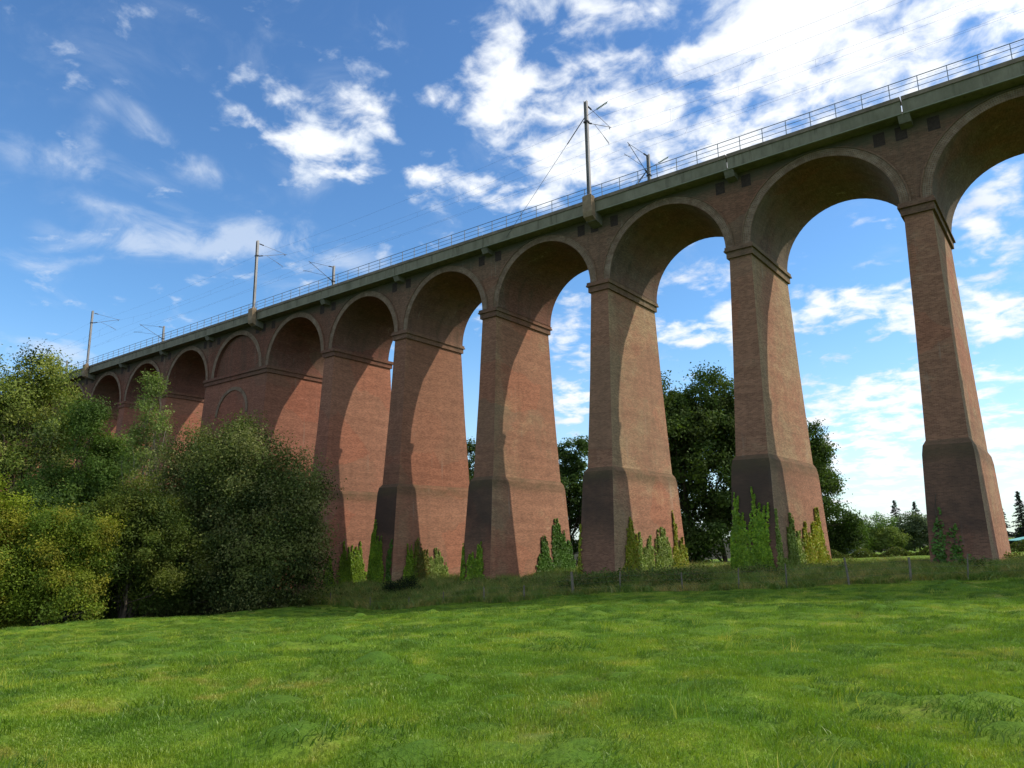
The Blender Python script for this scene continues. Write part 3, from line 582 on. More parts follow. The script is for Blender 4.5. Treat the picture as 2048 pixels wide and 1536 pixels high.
# deck edge beams per bay, corbels
GB, GT, KT = 24.70, 25.58, 25.84
def beam():
    mb = MB(); x0, x1 = -SP/2+.035, SP/2-.035
    mb.box(x0, x1, -.95, -.80, GB+.07, GT); mb.box(x0, x1, -.80, 0.45, GB, GB+.22); return mb
b0 = beam().build('edge_beam', M_conc, via)
q = MB(); q.box(-SP/2+.035, SP/2-.035, -.985, -.80, GB, GB+.07); q.build('drip_lip', M_lip, b0)
q = MB(); q.box(-SP/2+.035, SP/2-.035, -1.02, -.35, GT, KT); q.build('kerb', M_kerb, b0)
b1 = None; first = True
for kk in range(K0, K1):
    o = b0 if first else copy_tree(b0, via); first = False; o.location.x = -SP*(kk+.5)
q = MB(); q.box(-SP*K1, -SP*K0, WD-.45, WD+.95, GB, GB+.22); q.box(-SP*K1, -SP*K0, WD+.80, WD+.95, GB+.22, GT); q.box(-SP*K1, -SP*K0, WD+.35, WD+1.02, GT, KT); q.build('rear_edge_beam', M_conc, via)
q = MB(); q.box(-SP*K1, -SP*K0, .45, WD-.45, GB, 25.6); q.build('ballast_deck', M_ballast, via)
for y in (1.85, 3.29, 4.6, 6.04):
    q = MB(); q.box(-SP*K1, -SP*K0, y-.035, y+.035, 25.6, 25.76); q.build('track_rail', M_steel, via)
q = MB(); q.hexa([(-.33, -.66, 24.26), (.33, -.66, 24.26), (.33, 0, 24.16), (-.33, 0, 24.16)], [(-.33, -.92, GB-.003), (.33, -.92, GB-.003), (.33, 0, GB-.003), (-.33, 0, GB-.003)])
cb0 = q.build('corbel', M_corbel, via); first = True
q = MB(); q.box(-.16, .16, -.006, 0, 19.8, 23.4)
for kk in range(K0+1, K1):
    if kk in (2, 6, 10): continue
    o = cb0 if first else copy_tree(cb0, via); first = False; o.location.x = -SP*kk+.05
# railing: one per bay would hide nothing, so a single long railing with individual posts
rl = MB(); RY = -.93
for z in (26.86, 26.52, 26.18): rl.tube((-SP*K1, RY, z), (-SP*K0, RY, z), .028 if z > 26.8 else .02, n=5)
railing = rl.build('guard_rail', M_rail, via)
q = MB(); q.box(-.022, .022, -.022, .022, KT-.003, 26.86); po = q.build('post', M_rail, railing); po.location = (0, RY, 0)
xs = [-SP*kk-1.557*(j+.35) for kk in range(-1, 13) for j in range(7)]
po.location.x = xs[0]
for x in xs[1:]:
    o = po.copy(); C.objects.link(o); o.parent = railing; o.location.x = x
q = MB()
for kk in list(range(K0, -1))+list(range(13, K1)):
    for j in range(7):
        x = -SP*kk-1.557*(j+.35); q.box(x-.022, x+.022, RY-.022, RY+.022, KT-.003, 26.86)
o = q.build('far_posts', M_rail, railing); o['kind'] = 'stuff'
rl = MB()
for z in (26.86, 26.52, 26.18): rl.tube((-SP*K1, WD+.93, z), (-SP*K0, WD+.93, z), .025, n=5)
rl.build('rear_guard_rail', M_rail, via)

# ------------------------------------------------------------------ catenary masts
def mast(x, near, label, feeder=False, guy=False):
    sgn = 1 if near else -1; yb = -1.15 if near else WD+1.15
    t_ = empty('catenary_mast', (x, yb, 25.0)); tag(t_, label, 'mast', 'steel masts carrying the overhead wires')
    Y = lambda y: (y)*sgn
    zt = 34.25 if near else 33.85
    q = MB(); q.box(-.13, -.105, -.12, .12, 1.0, zt-25); q.box(.105, .13, -.12, .12, 1.0, zt-25); q.box(-.105, .105, -.012, .012, 1.0, zt-25); q.build('pole', M_galv, t_)
    q = MB()   # concrete foot bracket hung on the deck edge
    ys = sorted((Y(-.42), Y(.10))); w = .40
    q.hexa([(-w, Y(-.30)if sgn > 0 else Y(.12), -.75), (w, Y(-.30) if sgn > 0 else Y(.12), -.75), (w, Y(.12) if sgn > 0 else Y(-.30), -.95), (-w, Y(.12) if sgn > 0 else Y(-.30), -.95)],
           [(-w, ys[0], -.35), (w, ys[0], -.35), (w, ys[1], -.35), (-w, ys[1], -.35)])
    q.box(-w, w, ys[0], ys[1], -.35, .95); q.hexa([(-w, ys[0], .95), (w, ys[0], .95), (w, ys[1], .95), (-w, ys[1], .95)], [(-.18, -.16, 1.15), (.18, -.16, 1.15), (.18, .16, 1.15), (-.18, .16, 1.15)])
    q.build('foot', M_foot, t_)
    q = MB(); q.hexa([(-w-.04, .12*sgn if sgn > 0 else -1.1, -.98), (w+.04, .12*sgn if sgn > 0 else -1.1, -.98), (w+.04, 1.1 if sgn > 0 else -.12, -1.2), (-w-.04, 1.1 if sgn > 0 else -.12, -1.2)],
             [(-w-.04, .12*sgn if sgn > 0 else -1.1, -.31), (w+.04, .12*sgn if sgn > 0 else -1.1, -.31), (w+.04, 1.1 if sgn > 0 else -.12, -.31), (-w-.04, 1.1 if sgn > 0 else -.12, -.31)]); q.build('bracket', M_corbel, t_)
    if near: A, B, ST, CN = (.15, 8.95), (.15, 7.40), (3.75, 8.75), (3.55, 7.05)
    else: A, B, ST, CN = (-.15, 8.65), (-.15, 6.80), (-3.6, 8.3), (-4.55, 6.85)
    q = MB(); q.tube((0, A[0], A[1]), (0, ST[0], ST[1]), .02, n=5); q.build('top_tie', M_wire, t_)
    q = MB(); q.tube((0, B[0], B[1]), (0, ST[0]*1.06, ST[1]+.06), .028, n=6); q.tube((0, ST[0], ST[1]), (0, ST[0], ST[1]-.22), .035, n=5); q.build('bracket_tube', M_wire, t_)
    q = MB(); s0 = (ST[0]*.33, B[1]+(ST[1]-B[1])*.30) if near else (ST[0]*.30, B[1]+(ST[1]-B[1])*.30)
    q.tube((0, s0[0], s0[1]), (0, CN[0], CN[1]+.12), .018, n=5); q.tube((0, CN[0]*.72, CN[1]+.38), (0, CN[0], CN[1]), .018, n=5); q.build('steady_arm', M_wire, t_)
    for (y, z), (y2, z2) in ((A, ST), (B, ST)):
        q = MB(); v = Vector((0, y2-y, z2-z)).normalized(); o0 = Vector((0, y, z))
        for i in range(5):
            c = o0+v*(.18+.11*i); q.tube(c-v*.03, c+v*.03, .07, n=8)
        q.tube(o0, o0+v*.75, .03, n=6); q.build('insulator', M_insul, t_)
    q = MB(); q.box(-.2, .2, -.16, .16, B[1]-.06, B[1]+.06); q.build('clamp', M_insul, t_)
    if feeder:
        zf = 8.15 if near else 7.7; q = MB()
        for i in range(8): q.tube((1.0+.12*i, 0, zf+.03*i), (1.05+.12*i, 0, zf+.03*i), .075, n=8)
        q.build('insulator_string', M_glass, t_); q = MB(); q.tube((.12, 0, zf-.2), (2.0, 0, zf+.27), .018, n=4); q.build('insulator_rod', M_wire, t_)
    if guy:
        q = MB()
        if near: q.tube((-.12, 0, 7.9), (-8.3, .15, -.05), .016, n=5); q.tube((-.12, 0, 7.9), (-1.9, .03, 6.15), .04, n=5)
        else: q.tube((-.12, 0, 7.4), (-8.3, -.15, .6), .02, n=5); q.tube((-.12, 0, 7.4), (-1.9, -.03, 5.6), .045, n=5)
        q.build('guy_cable', M_wire, t_)
    return t_
NX = [22.4, -21.8, -66.2, -107.7]; FX = [22.8, -21.5, -65.0, -106.2, -141.0]
mast(22.4, True, 'rightmost near-side mast, beyond the right edge of the picture', feeder=False)
mast(-21.8, True, 'tallest looking steel mast on the near edge, with diagonal guy cable and green insulator', feeder=True, guy=True)
mast(-66.2, True, 'steel mast on the near edge above the broad pier with blind arches')
mast(-107.7, True, 'farthest near-side steel mast, nearest the trees at the left')
mast(-21.5, False, 'far-side mast half hidden by the deck, just right of the tallest mast, with green insulator', feeder=True, guy=True)
mast(-65.0, False, 'far-side mast half hidden by the deck, just right of the mast above the broad pier')
mast(-106.2, False, 'far-side mast half hidden by the deck, right of the farthest near-side mast')
mast(-141.0, False, 'smallest far-side mast at the left end of the railing by the trees')
mast(22.8, False, 'rightmost far-side mast, beyond the right edge of the picture')
def catenary(yS, zS, yC, zC, xs_, label):
    t_ = empty('catenary_line', (xs_[0], yC, zC)); tag(t_, label, 'overhead wire', 'overhead electric lines above the two tracks')
    q = MB(); c_ = MB(); dr = MB(); o = Vector((xs_[0], yC, zC))
    for a, b in zip(xs_[:-1], xs_[1:]):
        n = 16; P = []
        for i in range(n+1):
            u = i/n; x = a+(b-a)*u; sag = 1.05*4*u*(1-u); P.append(Vector((x, yS+(yC-yS)*4*u*(1-u)*.8, zS-sag)))
        for i in range(n): q.tube(P[i]-o, P[i+1]-o, .006, n=3)
        c_.tube(Vector((a, yC, zC))-o, Vector((b, yC, zC))-o, .006, n=3)
        for i in range(2, n-1, 2): dr.tube(P[i]-o, Vector((P[i].x, yC, zC))-o, .006, n=3)
    q.build('messenger_wire', M_wire, t_); c_.build('contact_wire', M_wire, t_); dr.build('dropper_wires', M_wire, t_)
catenary(2.55, 33.6, 2.4, 32.05, NX+[-152], 'catenary wires over the near track, hung from the near-side masts')
catenary(5.35, 33.1, 4.4, 31.8, FX, 'catenary wires over the far track, hung from the far-side masts')
def wire(name, xs_, y, z, sag, label):
    q = MB()
    for a, b in zip(xs_[:-1], xs_[1:]):
        n = 14
        for i in range(n):
            u, v = i/n, (i+1)/n; q.tube((a+(b-a)*u, y, z-sag*4*u*(1-u)), (a+(b-a)*v, y, z-sag*4*v*(1-v)), .006, n=3)
    o = q.build(name, M_wire); tag(o, label, 'overhead wire')
wire('earth_wire', NX+[-152], -1.33, 32.3, .5, 'thin earth wire running outside the near-side masts')
wire('earth_wire', FX, WD+1.33, 31.4, .5, 'thin earth wire running outside the far-side masts')
wire('feeder_wire', [22.4, -19.8], -1.15, 33.5, .6, 'feeder wire from the green insulator of the tallest mast off to the right')
wire('feeder_wire', [22.8, -19.5], WD+1.15, 33.0, .6, 'feeder wire from the green insulator of the far-side mast off to the right')

# ------------------------------------------------------------------ wire fence along the pasture
fence = empty('wire_fence', (0, -9, -2.3)); tag(fence, 'rustic wire fence with uneven weathered wooden posts along the foot of the viaduct', 'fence')
FP = [(3.6, .95, .045, 0), (1.03, 1.15, .03, .1), (-1.19, 1.05, .055, .02), (-3.84, 1.25, .05, -.08), (-6.77, 1.2, .035, .02), (-9.21, 1.1, .035, .05), (-12.34, 1.0, .04, .0), (-16.17, 1.1, .04, .03), (-19.32, 1.35, .085, -.06), (-22.98, .95, .06, .02), (-26.2, .95, .045, -.03), (-29.74, .8, .04, 0), (-33.05, .8, .03, .04), (-37, .85, .03, -.04), (-41.5, .9, .035, 0.03), (-46.0, .9, .03, 0)]
tops = []
for i, (x, h, r, ln) in enumerate(FP):
    z0 = gz(x, -9.0); q = MB(); n = 4; pts = [Vector((x+ln*h*j/n+random.uniform(-.01, .01), -9+.03*math.sin(i*2.1)*j/n, z0-.1+(h+.1)*j/n)) for j in range(n+1)]
    o0 = Vector((0, -9, -2.3))
    for j in range(n): q.tube(pts[j]-o0, pts[j+1]-o0, r*(1.08-.05*j)+.006*((i+j) % 2), r*(1.03-.05*j), n=7)
    q.build('post', M_post, fence); tops.append((pts[-1], z0, h, x))
for fr in (.35, .62, .9):
    q = MB()
    for a, b in zip(tops[:-1], tops[1:]):
        pa = Vector((a[3], -9.05, a[1]+1.0*fr*min(1, a[2])))-o0; pb = Vector((b[3], -9.05, b[1]+1.0*fr*min(1, b[2])))-o0; q.tube(pa, pb, .004, n=3)
    q.build('wire', M_wire, fence)

# ------------------------------------------------------------------ trees
def limb(mb, p, q, r0, r1, R, seg=4, wob=0.08, n=6):
    p = np.array(p, float); q = np.array(q, float); L = np.linalg.norm(q-p); pts = [p+(q-p)*(i/seg)+(R.normal(size=3)*L*wob*(1 if 0 < i < seg else 0))+np.array([0, 0, L*.06*math.sin(math.pi*i/seg)]) for i in range(seg+1)]
    for i in range(seg): mb.tube(pts[i], pts[i+1], r0+(r1-r0)*i/seg, r0+(r1-r0)*(i+1)/seg, n=n)
    return pts
def tree(name, label, cat, base, ells, cols, nleaf, lsize, seed, trunks=((0, 0, .25),), clumps=90, crad=0.9, group=None, bark=None, lmat=None, limbs=24, droop=0.0, inner=0.25, twigs=0, spread=.9, asp=.55):
    """ells: list of (dx,dy,dz, rx,ry,rz) lobes relative to the base; leaves gather in clumps over the lobes"""
    R = np.random.default_rng(seed); z0 = gz(base[0], base[1]) if len(base) < 3 else base[2]
    root = empty(name, (base[0], base[1], z0)); tag(root, label, cat, group)
    E = np.array(ells, float); vol = (E[:, 3]*E[:, 4]*E[:, 5])**.67; pr = vol/vol.sum()
    CC = []; CN = []
    for i in range(clumps):
        e = E[R.choice(len(E), p=pr)]; d = R.normal(size=3); d /= np.linalg.norm(d)
        if d[2] < -.4 and R.uniform() < .5: d[2] *= -1
        rr = R.uniform(.72, 1.06) if R.uniform() > inner else R.uniform(.2, .75)
        CC.append(e[:3]+d*rr*e[3:]); CN.append(d)
    CC = np.array(CC); CN = np.array(CN); CC[:, 2] = np.maximum(CC[:, 2], .15)
    ctint = R.uniform(.82, 1.2, clumps); cols = np.array(cols); cidx = R.integers(0, len(cols), clumps); csz = crad*R.uniform(.55, 1.4, clumps)
    w = csz**2; ci = R.choice(clumps, nleaf, p=w/w.sum())
    off = R.normal(size=(nleaf, 3))*.5*csz[ci][:, None]*np.array([1, 1, .8])
    p = CC[ci]+off; nr = off/(csz[ci][:, None]+1e-6)*.45+CN[ci]*.8+np.array([0, 0, .3]); p[:, 2] -= droop*np.linalg.norm(off[:, :2], axis=1)
    p[:, 2] = np.maximum(p[:, 2], .05)
    cc = cols[cidx[ci]]*ctint[ci][:, None]
    leaves_obj('crown', p, nr, lsize, cc, R, lmat or M_leaf, root, spread=spread, asp=asp)
    mb = MB(); top = E[:, 2].max()
    tps_ = []
    for (a, b, r) in trunks:
        hh = top*R.uniform(.75, .95); e = E[R.integers(len(E))]; tps_.append((limb(mb, (a, b, -.4), (a+(e[0]-a)*.45, b+(e[1]-b)*.45, hh), r, r*.22, R, 7, .012, 8), r))
    order = R.permutation(clumps)[:limbs]
    for j in order:
        pts, r = tps_[R.integers(len(tps_))]; c = CC[j]; zi = max(.12, min(.9, (c[2]/top)*R.uniform(.35, .8))); s_ = pts[int(zi*(len(pts)-1))]
        limb(mb, s_, c, r*.32*(1-zi*.5), .015+r*.04, R, 4, .06, 5)
    for j in range(twigs):
        c = CC[R.integers(clumps)]; d = R.normal(size=3); d[2] = abs(d[2]); d /= np.linalg.norm(d); limb(mb, c, c+d*crad*R.uniform(.8, 1.6), .014, .006, R, 2, .05, 3)
    mb.build('trunk', bark or M_bark, root); return root
DG = [(0.045, 0.082, 0.017), (0.058, 0.10, 0.021), (0.075, 0.115, 0.026)]
OL = [(0.145, 0.170, 0.045), (0.20, 0.21, 0.075), (0.105, 0.135, 0.034)]
YG = [(0.20, 0.25, 0.022), (0.16, 0.225, 0.024), (0.12, 0.185, 0.022), (0.25, 0.25, 0.03)]
WL = [(0.23, 0.28, 0.06), (0.27, 0.30, 0.075), (0.18, 0.235, 0.05)]
# the big rounded bush in front of the left piers
tree('sallow_bush', 'huge rounded dark olive bush with pale seed heads, in front of the left piers', 'bush', (-46.8, -13.6), [(-.6, -1.0, 6.0, 4.8, 4.4, 5.4), (2.5, .8, 5.4, 3.7, 3.4, 5.2), (.2, -.2, 10.2, 3.8, 3.4, 4.4), (-2.8, -2.4, 9.2, 3.2, 3.0, 4.6), (3.4, 1.6, 8.0, 2.8, 2.4, 3.9), (-4.0, -3.8, 5.0, 3.2, 3.0, 4.8), (4.1, 1.9, 3.4, 2.7, 2.5, 3.4), (0, -2.5, 3.2, 4.5, 2.5, 3.2), (4.6, 1.2, 6.2, 2.4, 2.2, 3.6), (-2, -3, 1.6, 4.5, 2.2, 2.2), (3.0, -.5, 1.6, 4, 2.2, 2.2)],
     OL+[(0.05, 0.075, 0.02)], 230000, .17, 1, trunks=((0, 0, .20), (.9, .5, .16), (-1.2, -.6, .16), (1.8, 1.0, .12)), clumps=760, crad=1.15, limbs=60, inner=.3, twigs=60, asp=.62)
tree('willow_tree', 'tall bright green willow at the far left edge, rising to the deck level', 'tree', (-77.5, -19.5), [(0, 0, 15, 6.2, 6, 8.5), (4.2, 3.4, 13, 5.0, 5, 7.4), (-5, -4.6, 16.5, 6, 6, 9), (2, 1.4, 20.6, 3.8, 3.8, 5.0), (5.6, 4.4, 8, 4.6, 4.6, 6), (-1, -2, 7, 7, 7, 6)],
     WL+[(0.06, 0.09, 0.022)], 125000, .27, 2, trunks=((0, 0, .4), (2, 1, .3)), clumps=380, crad=1.35, limbs=50, droop=.15, inner=.15, twigs=60)
tree('alder_tree', 'dark green pointed tree between the willow and the slender poplar', 'tree', (-65.5, -17.6), [(0, 0, 8.2, 3.3, 3.3, 5.8), (.2, .1, 15.4, 1.7, 1.7, 4.5), (1.6, 1.3, 11.4, 2.5, 2.5, 5.2), (-2.2, -1.8, 9.4, 2.4, 2.4, 4.4), (1, .5, 4, 4, 4, 4)],
     [(0.09, 0.155, 0.028), (0.12, 0.19, 0.034), (0.065, 0.115, 0.022)], 80000, .21, 3, trunks=((0, 0, .25),), clumps=240, crad=.95, limbs=40, inner=.15)
tree('poplar_tree', 'slender young poplar with a thin pale trunk and sparse upright crown', 'tree', (-56.6, -16.8), [(.3, .2, 16.6, 1.25, 1.25, 3.8), (-.3, -.2, 13.6, 1.6, 1.6, 2.8), (.9, .7, 14.8, 1.0, 1.0, 2.8), (.1, 0, 19.0, .7, .7, 2.7)],
     [(0.19, 0.25, 0.065), (0.15, 0.21, 0.055)], 9500, .17, 4, trunks=((0, 0, .15), (.5, .3, .08)), clumps=90, crad=.62, limbs=30, bark=M_bark_pale, inner=.3, twigs=70)
tree('hazel_bush', 'mid green leafy bush left of the huge olive bush, below the poplar', 'bush', (-48.2, -21.6), [(0, 0, 5.4, 3.2, 3.2, 3.8), (1.8, 1.6, 4.4, 2.6, 2.6, 3.2), (-1.4, -1.2, 4.8, 2.6, 2.6, 3.6), (.6, .6, 7.2, 2.4, 2.4, 2.8)],
     [(0.09, 0.125, 0.02), (0.065, 0.10, 0.018), (0.125, 0.15, 0.024)], 85000, .16, 5, trunks=((0, 0, .16), (.8, .2, .14), (1.4, -.6, .13)), clumps=170, crad=.85, limbs=30, inner=.15)
tree('sycamore_bush', 'yellow-green bush with light leaves hanging over the meadow edge', 'bush', (-48.4, -26.8), [(0, 0, 5.0, 2.6, 2.6, 3.0), (1.4, 1.2, 6.0, 2.2, 2.2, 2.6), (-1.2, -1.0, 4.0, 2.2, 2.2, 2.8), (1.6, 1.4, 3.2, 2.2, 2.2, 2.4), (.2, .2, 7.0, 1.8, 1.8, 1.8)],
     YG, 90000, .14, 6, trunks=((0, 0, .14), (.5, .3, .12)), clumps=170, crad=.75, limbs=26, inner=.15)
tree('maple_bush', 'brightest yellow-green bush cut off by the left edge of the picture', 'bush', (-49.6, -30.4), [(0, 0, 5.6, 2.8, 2.8, 3.8), (.6, .4, 8.4, 1.7, 1.7, 2.6), (-2, -1.6, 6.4, 2.8, 2.8, 4.2), (1.2, 1.0, 3.6, 2.2, 2.2, 2.8)],
     YG+[(0.19, 0.165, 0.022)], 95000, .15, 7, trunks=((0, 0, .18),), clumps=180, crad=.8, limbs=26, inner=.15)
tree('hawthorn_bush', 'dark bushy thicket between the willow and the yellow-green bushes', 'bush', (-57.5, -22.5), [(0, 0, 5, 4.6, 4.6, 5.2), (4, 3, 5.4, 4, 4, 4.8), (-4, -4, 5, 4.4, 4.4, 5)],
     DG, 60000, .27, 8, trunks=((0, 0, .2),), clumps=230, crad=1.05, limbs=20, inner=.2)
tree('thicket_bush', 'low dark bush filling the hollow behind the poplar trunk', 'bush', (-58, -11.5), [(0, 0, 5, 4.6, 3.6, 5.4), (-6, 0, 5.5, 4.4, 3.6, 6)], DG+OL[:1], 36000, .33, 9, trunks=((0, 0, .2),), clumps=180, crad=1.05, limbs=16, inner=.2)
# trees beyond the viaduct
tree('ash_tree', 'tallest dark green tree behind the viaduct, between the second and third piers from the right', 'tree', (-31.2, 36.5), [(0, 0, 12, 6, 6, 7.5), (-2.0, -1.6, 18.2, 3.4, 3.4, 4.8), (2.6, 2.0, 18.2, 3.6, 3.6, 4.9), (4.6, 3.8, 12, 5, 5, 7), (-3.6, -3, 9, 4, 4, 6.5), (3, 3, 5, 6, 6, 5), (-2, -2, 3.5, 5, 5, 4), (2, -3, 1.8, 6, 3, 2.4), (-4, -5, 2.2, 4, 3, 2.6), (-4.4, -3.6, 16.2, 3, 3, 5.2), (5.2, 4.2, 17.2, 3, 3, 4.8), (0.5, .5, 15, 4.5, 4.5, 6)],
     DG+[(0.075, 0.105, 0.026)], 120000, .33, 10, trunks=((0, 0, .45), (2.5, 2, .3)), clumps=480, crad=1.3, limbs=60, inner=.4, twigs=40, asp=.65)
tree('lime_tree', 'dark tree behind the second pier from the right, ragged edge showing to its right', 'tree', (-22.2, 41.2), [(0, 0, 9.5, 4.6, 4.6, 7), (2.4, 2.2, 11.5, 2.6, 2.6, 4.0), (2.9, 2.6, 6.5, 2.6, 2.6, 4.8), (-1, -1, 14, 3.4, 3.4, 3.2), (4.2, 3.6, 3.4, 2.6, 2.6, 3.2)],
     DG+[(0.07, 0.11, 0.026)], 60000, .29, 11, trunks=((0, 0, .35),), clumps=240, crad=.95, limbs=50, inner=.15, twigs=60)
tree('birch_tree', 'feathery green tree in the gap between the third and fourth piers from the right', 'tree', (-47.6, 34.5), [(0, 0, 8, 3.2, 3.2, 6.5), (.6, .4, 13.6, 1.9, 1.9, 3.6), (-1.4, -1, 12, 1.8, 1.8, 3.6), (2, 1.5, 6, 3.2, 3.2, 5)],
     [(0.055, 0.10, 0.026), (0.07, 0.12, 0.032)], 32000, .32, 12, trunks=((0, 0, .25),), clumps=170, crad=.85, limbs=40, inner=.2)
tree('alder_tree', 'narrow slice of green tree seen between the fourth and fifth piers from the right', 'tree', (-64.5, 34.0), [(0, 0, 7.5, 3, 3, 6.5), (.2, 0, 14, 1.8, 1.8, 4)], [(0.045, 0.085, 0.02), (0.06, 0.10, 0.022)], 20000, .34, 13, clumps=110, crad=.95, limbs=24, inner=.2)
tree('elder_bush', 'low green bush under the ragged tree right of the second pier', 'bush', (-17.2, 46.5), [(0, 0, 1.8, 2.6, 2.6, 1.9), (-1.6, -1.4, 2.4, 2, 2, 2)], [(0.07, 0.11, 0.022), (0.05, 0.08, 0.02)], 7000, .26, 14, clumps=60, crad=.8, limbs=10)
# distant tree belt across the far field
belt = [(-38.6, 139, 8.6, 4.2, 'round mid green tree at the left end of the distant belt', DG), (-36.0, 141, 6.2, 3.4, 'bright green round tree in front in the distant belt', [(0.085, 0.12, 0.025), (0.07, 0.10, 0.02)]), (-33.2, 143, 8.9, 3.8, 'dark round tree in the distant belt left of the two spruces', DG),
        (-30.8, 140, 5.8, 3.2, 'low yellowish-green tree just left of the first distant spruce', [(0.09, 0.115, 0.025), (0.07, 0.095, 0.02)]), (-27.0, 147, 8.6, 3.6, 'grey-green tree between the two distant spruces', [(0.06, 0.08, 0.035), (0.05, 0.07, 0.03)]), (-23.5, 146, 8.2, 3.9, 'pale grey-green willow right of the distant spruces', [(0.085, 0.105, 0.05), (0.07, 0.09, 0.045)]),
        (-19.5, 147, 8.0, 3.8, 'dark round tree behind the rightmost pier', DG), (-14.5, 140, 6.5, 3.6, 'low dark tree just right of the rightmost pier', DG), (-2.5, 140, 6.0, 3.4, 'low dark tree at the right edge beside the ragged pine', DG)]
for i, (x, y, h, r, lb, cl) in enumerate(belt):
    tree('round_tree', lb, 'tree', (x, y), [(0, 0, h*.55, r, r, h*.45), (r*.4, 0, h*.45, r*.8, r*.8, h*.4), (-r*.5, 0, h*.4, r*.7, r*.7, h*.36)], [tuple(1.9*v for v in c_) for c_ in cl], 8000, .38, 30+i, trunks=((0, 0, .22),), clumps=70, crad=1.0, limbs=10, group='distant trees beyond the far field', inner=.2)
def conifer(label, x, y, h, r, seed, cols, ragged=.25, name='spruce_tree', start=.08, nl=6500):
    R = np.random.default_rng(seed); z0 = gz(x, y); root = empty(name, (x, y, z0)); tag(root, label, 'conifer', 'distant conifers')
    mb = MB(); limb(mb, (0, 0, -.3), (0, 0, h*.98), .22, .03, R, 5, .004, 7); P = []; N = []
    nb = int(h*9)
    for i in range(nb):
        q = start+(1-start)*i/nb; rr = r*(1-q)**.85*R.uniform(1-ragged, 1+ragged*.6)+.15; a = R.uniform(0, 6.283); z = q*h
        tip = np.array((math.cos(a)*rr, math.sin(a)*rr, z-rr*.18)); st = np.array((0, 0, z+.1)); mb.tube(st, tip, .03, .01, n=3)
        m_ = int(nl/nb*(.4+1.2*(1-q))); u = R.uniform(.12, 1.05, m_)[:, None]; pp = st+(tip-st)*u+R.normal(size=(m_, 3))*np.array([.16, .16, .12])*(1.25-u); P.append(pp); N.append(np.tile([0, 0, 1.], (m_, 1)))
    P = np.concatenate(P); N = np.concatenate(N)
    leaves_obj('crown', P, N, .34, cols, R, M_needle, root, asp=.35); mb.build('trunk', M_bark, root)
CG = [(0.02, 0.038, 0.02), (0.03, 0.05, 0.026)]
conifer('left of the two distant spruces, dark and pointed, beyond the far field', -31.2, 154, 12.6, 4.2, 50, CG)
conifer('right of the two distant spruces, dark and pointed, beyond the far field', -27.4, 157, 12.0, 3.8, 51, CG)
conifer('dark ragged pine just right of the rightmost pier', -8.4, 133.5, 8.6, 2.8, 52, [(0.012, 0.02, 0.016), (0.018, 0.028, 0.018)], .6, 'pine_tree', .3)
conifer('tall ragged spruce at the right edge of the picture', -5.0, 135.5, 11.0, 2.6, 53, [(0.02, 0.03, 0.022), (0.03, 0.04, 0.028)], .55)
# the long low hedge across the far field
R_ = np.random.default_rng(77); hp = []
for i in range(15000):
    u = R_.uniform(); x = -22+u*32; y = 44-u*20+R_.normal()*.5; hp.append((x, y, 0))
hp = np.array(hp); hz_ = ground_z(hp[:, 0], hp[:, 1]); hp[:, 2] = hz_+R_.uniform(0, .9, len(hp))*(0.7+.4*np.sin(hp[:, 0]*1.7))
o = leaves_obj('hedge', hp-np.array([-8, 35, -2]), np.tile([0, -.3, .8], (len(hp), 1)), .2, [(0.08, 0.11, 0.02), (0.06, 0.09, 0.018), (0.10, 0.11, 0.03)], R_, M_leaf); o.location = (-8, 35, -2)
tag(o, 'low sunlit bramble hedge across the field behind the rightmost piers', 'hedge')
# dark shrub at the foot of the fifth pier
tree('bramble_shrub', 'small very dark shrub in the verge between the fourth and fifth piers from the right', 'shrub', (-37.6, -5.4), [(0, 0, .7, 1.5, .9, .8), (1.1, .2, .9, .9, .8, .9), (-1.3, 0, .5, .9, .7, .6)], [(0.022, 0.035, 0.012), (0.03, 0.045, 0.014)], 4200, .12, 60, trunks=((0, 0, .04),), clumps=50, crad=.4, limbs=12)

# distant building and teal shelter
hb = empty('farm_shed', (-34.3, 115.4, gz(-34.3, 115.4))); tag(hb, 'low grey farm shed far off beside the ragged tree', 'shed')
M_wall = simple('shed_wall', (0.22, 0.22, 0.23), (0.28, 0.28, 0.29), 2, .9); M_roof = simple('shed_roof', (0.13, 0.14, 0.16), (0.18, 0.19, 0.21), 2, .7); M_teal = simple('teal_roof', (0.16, 0.42, 0.38), (0.22, 0.52, 0.47), .8, .6); M_dk = simple('dark_opening', (0.02, 0.02, 0.02), (.03, .03, .03), 2)
q = MB(); q.box(-3, 3, -2.5, 2.5, 0, 2.2); q.face([(-3, -2.5, 2.2), (-3, 2.5, 2.2), (-3, 0, 3.3)][::-1]); q.face([(3, -2.5, 2.2), (3, 2.5, 2.2), (3, 0, 3.3)]); q.build('wall', M_wall, hb)
q = MB()
for s_ in (-1, 1): q.hexa([(-3.2, s_*2.8, 2.05), (3.2, s_*2.8, 2.05), (3.2, 0, 3.3), (-3.2, 0, 3.3)], [(-3.2, s_*2.8, 2.17), (3.2, s_*2.8, 2.17), (3.2, 0, 3.42), (-3.2, 0, 3.42)])
q.build('roof', M_roof, hb); q = MB(); q.box(-.9, .9, -2.53, -2.5, 0, 1.9); q.build('door', M_dk, hb)
ts = empty('field_shelter', (-2.6, 99.8, gz(-2.6, 99.8)), math.radians(37)); tag(ts, 'pale teal roofed shelter in the far field at the right edge', 'shelter')
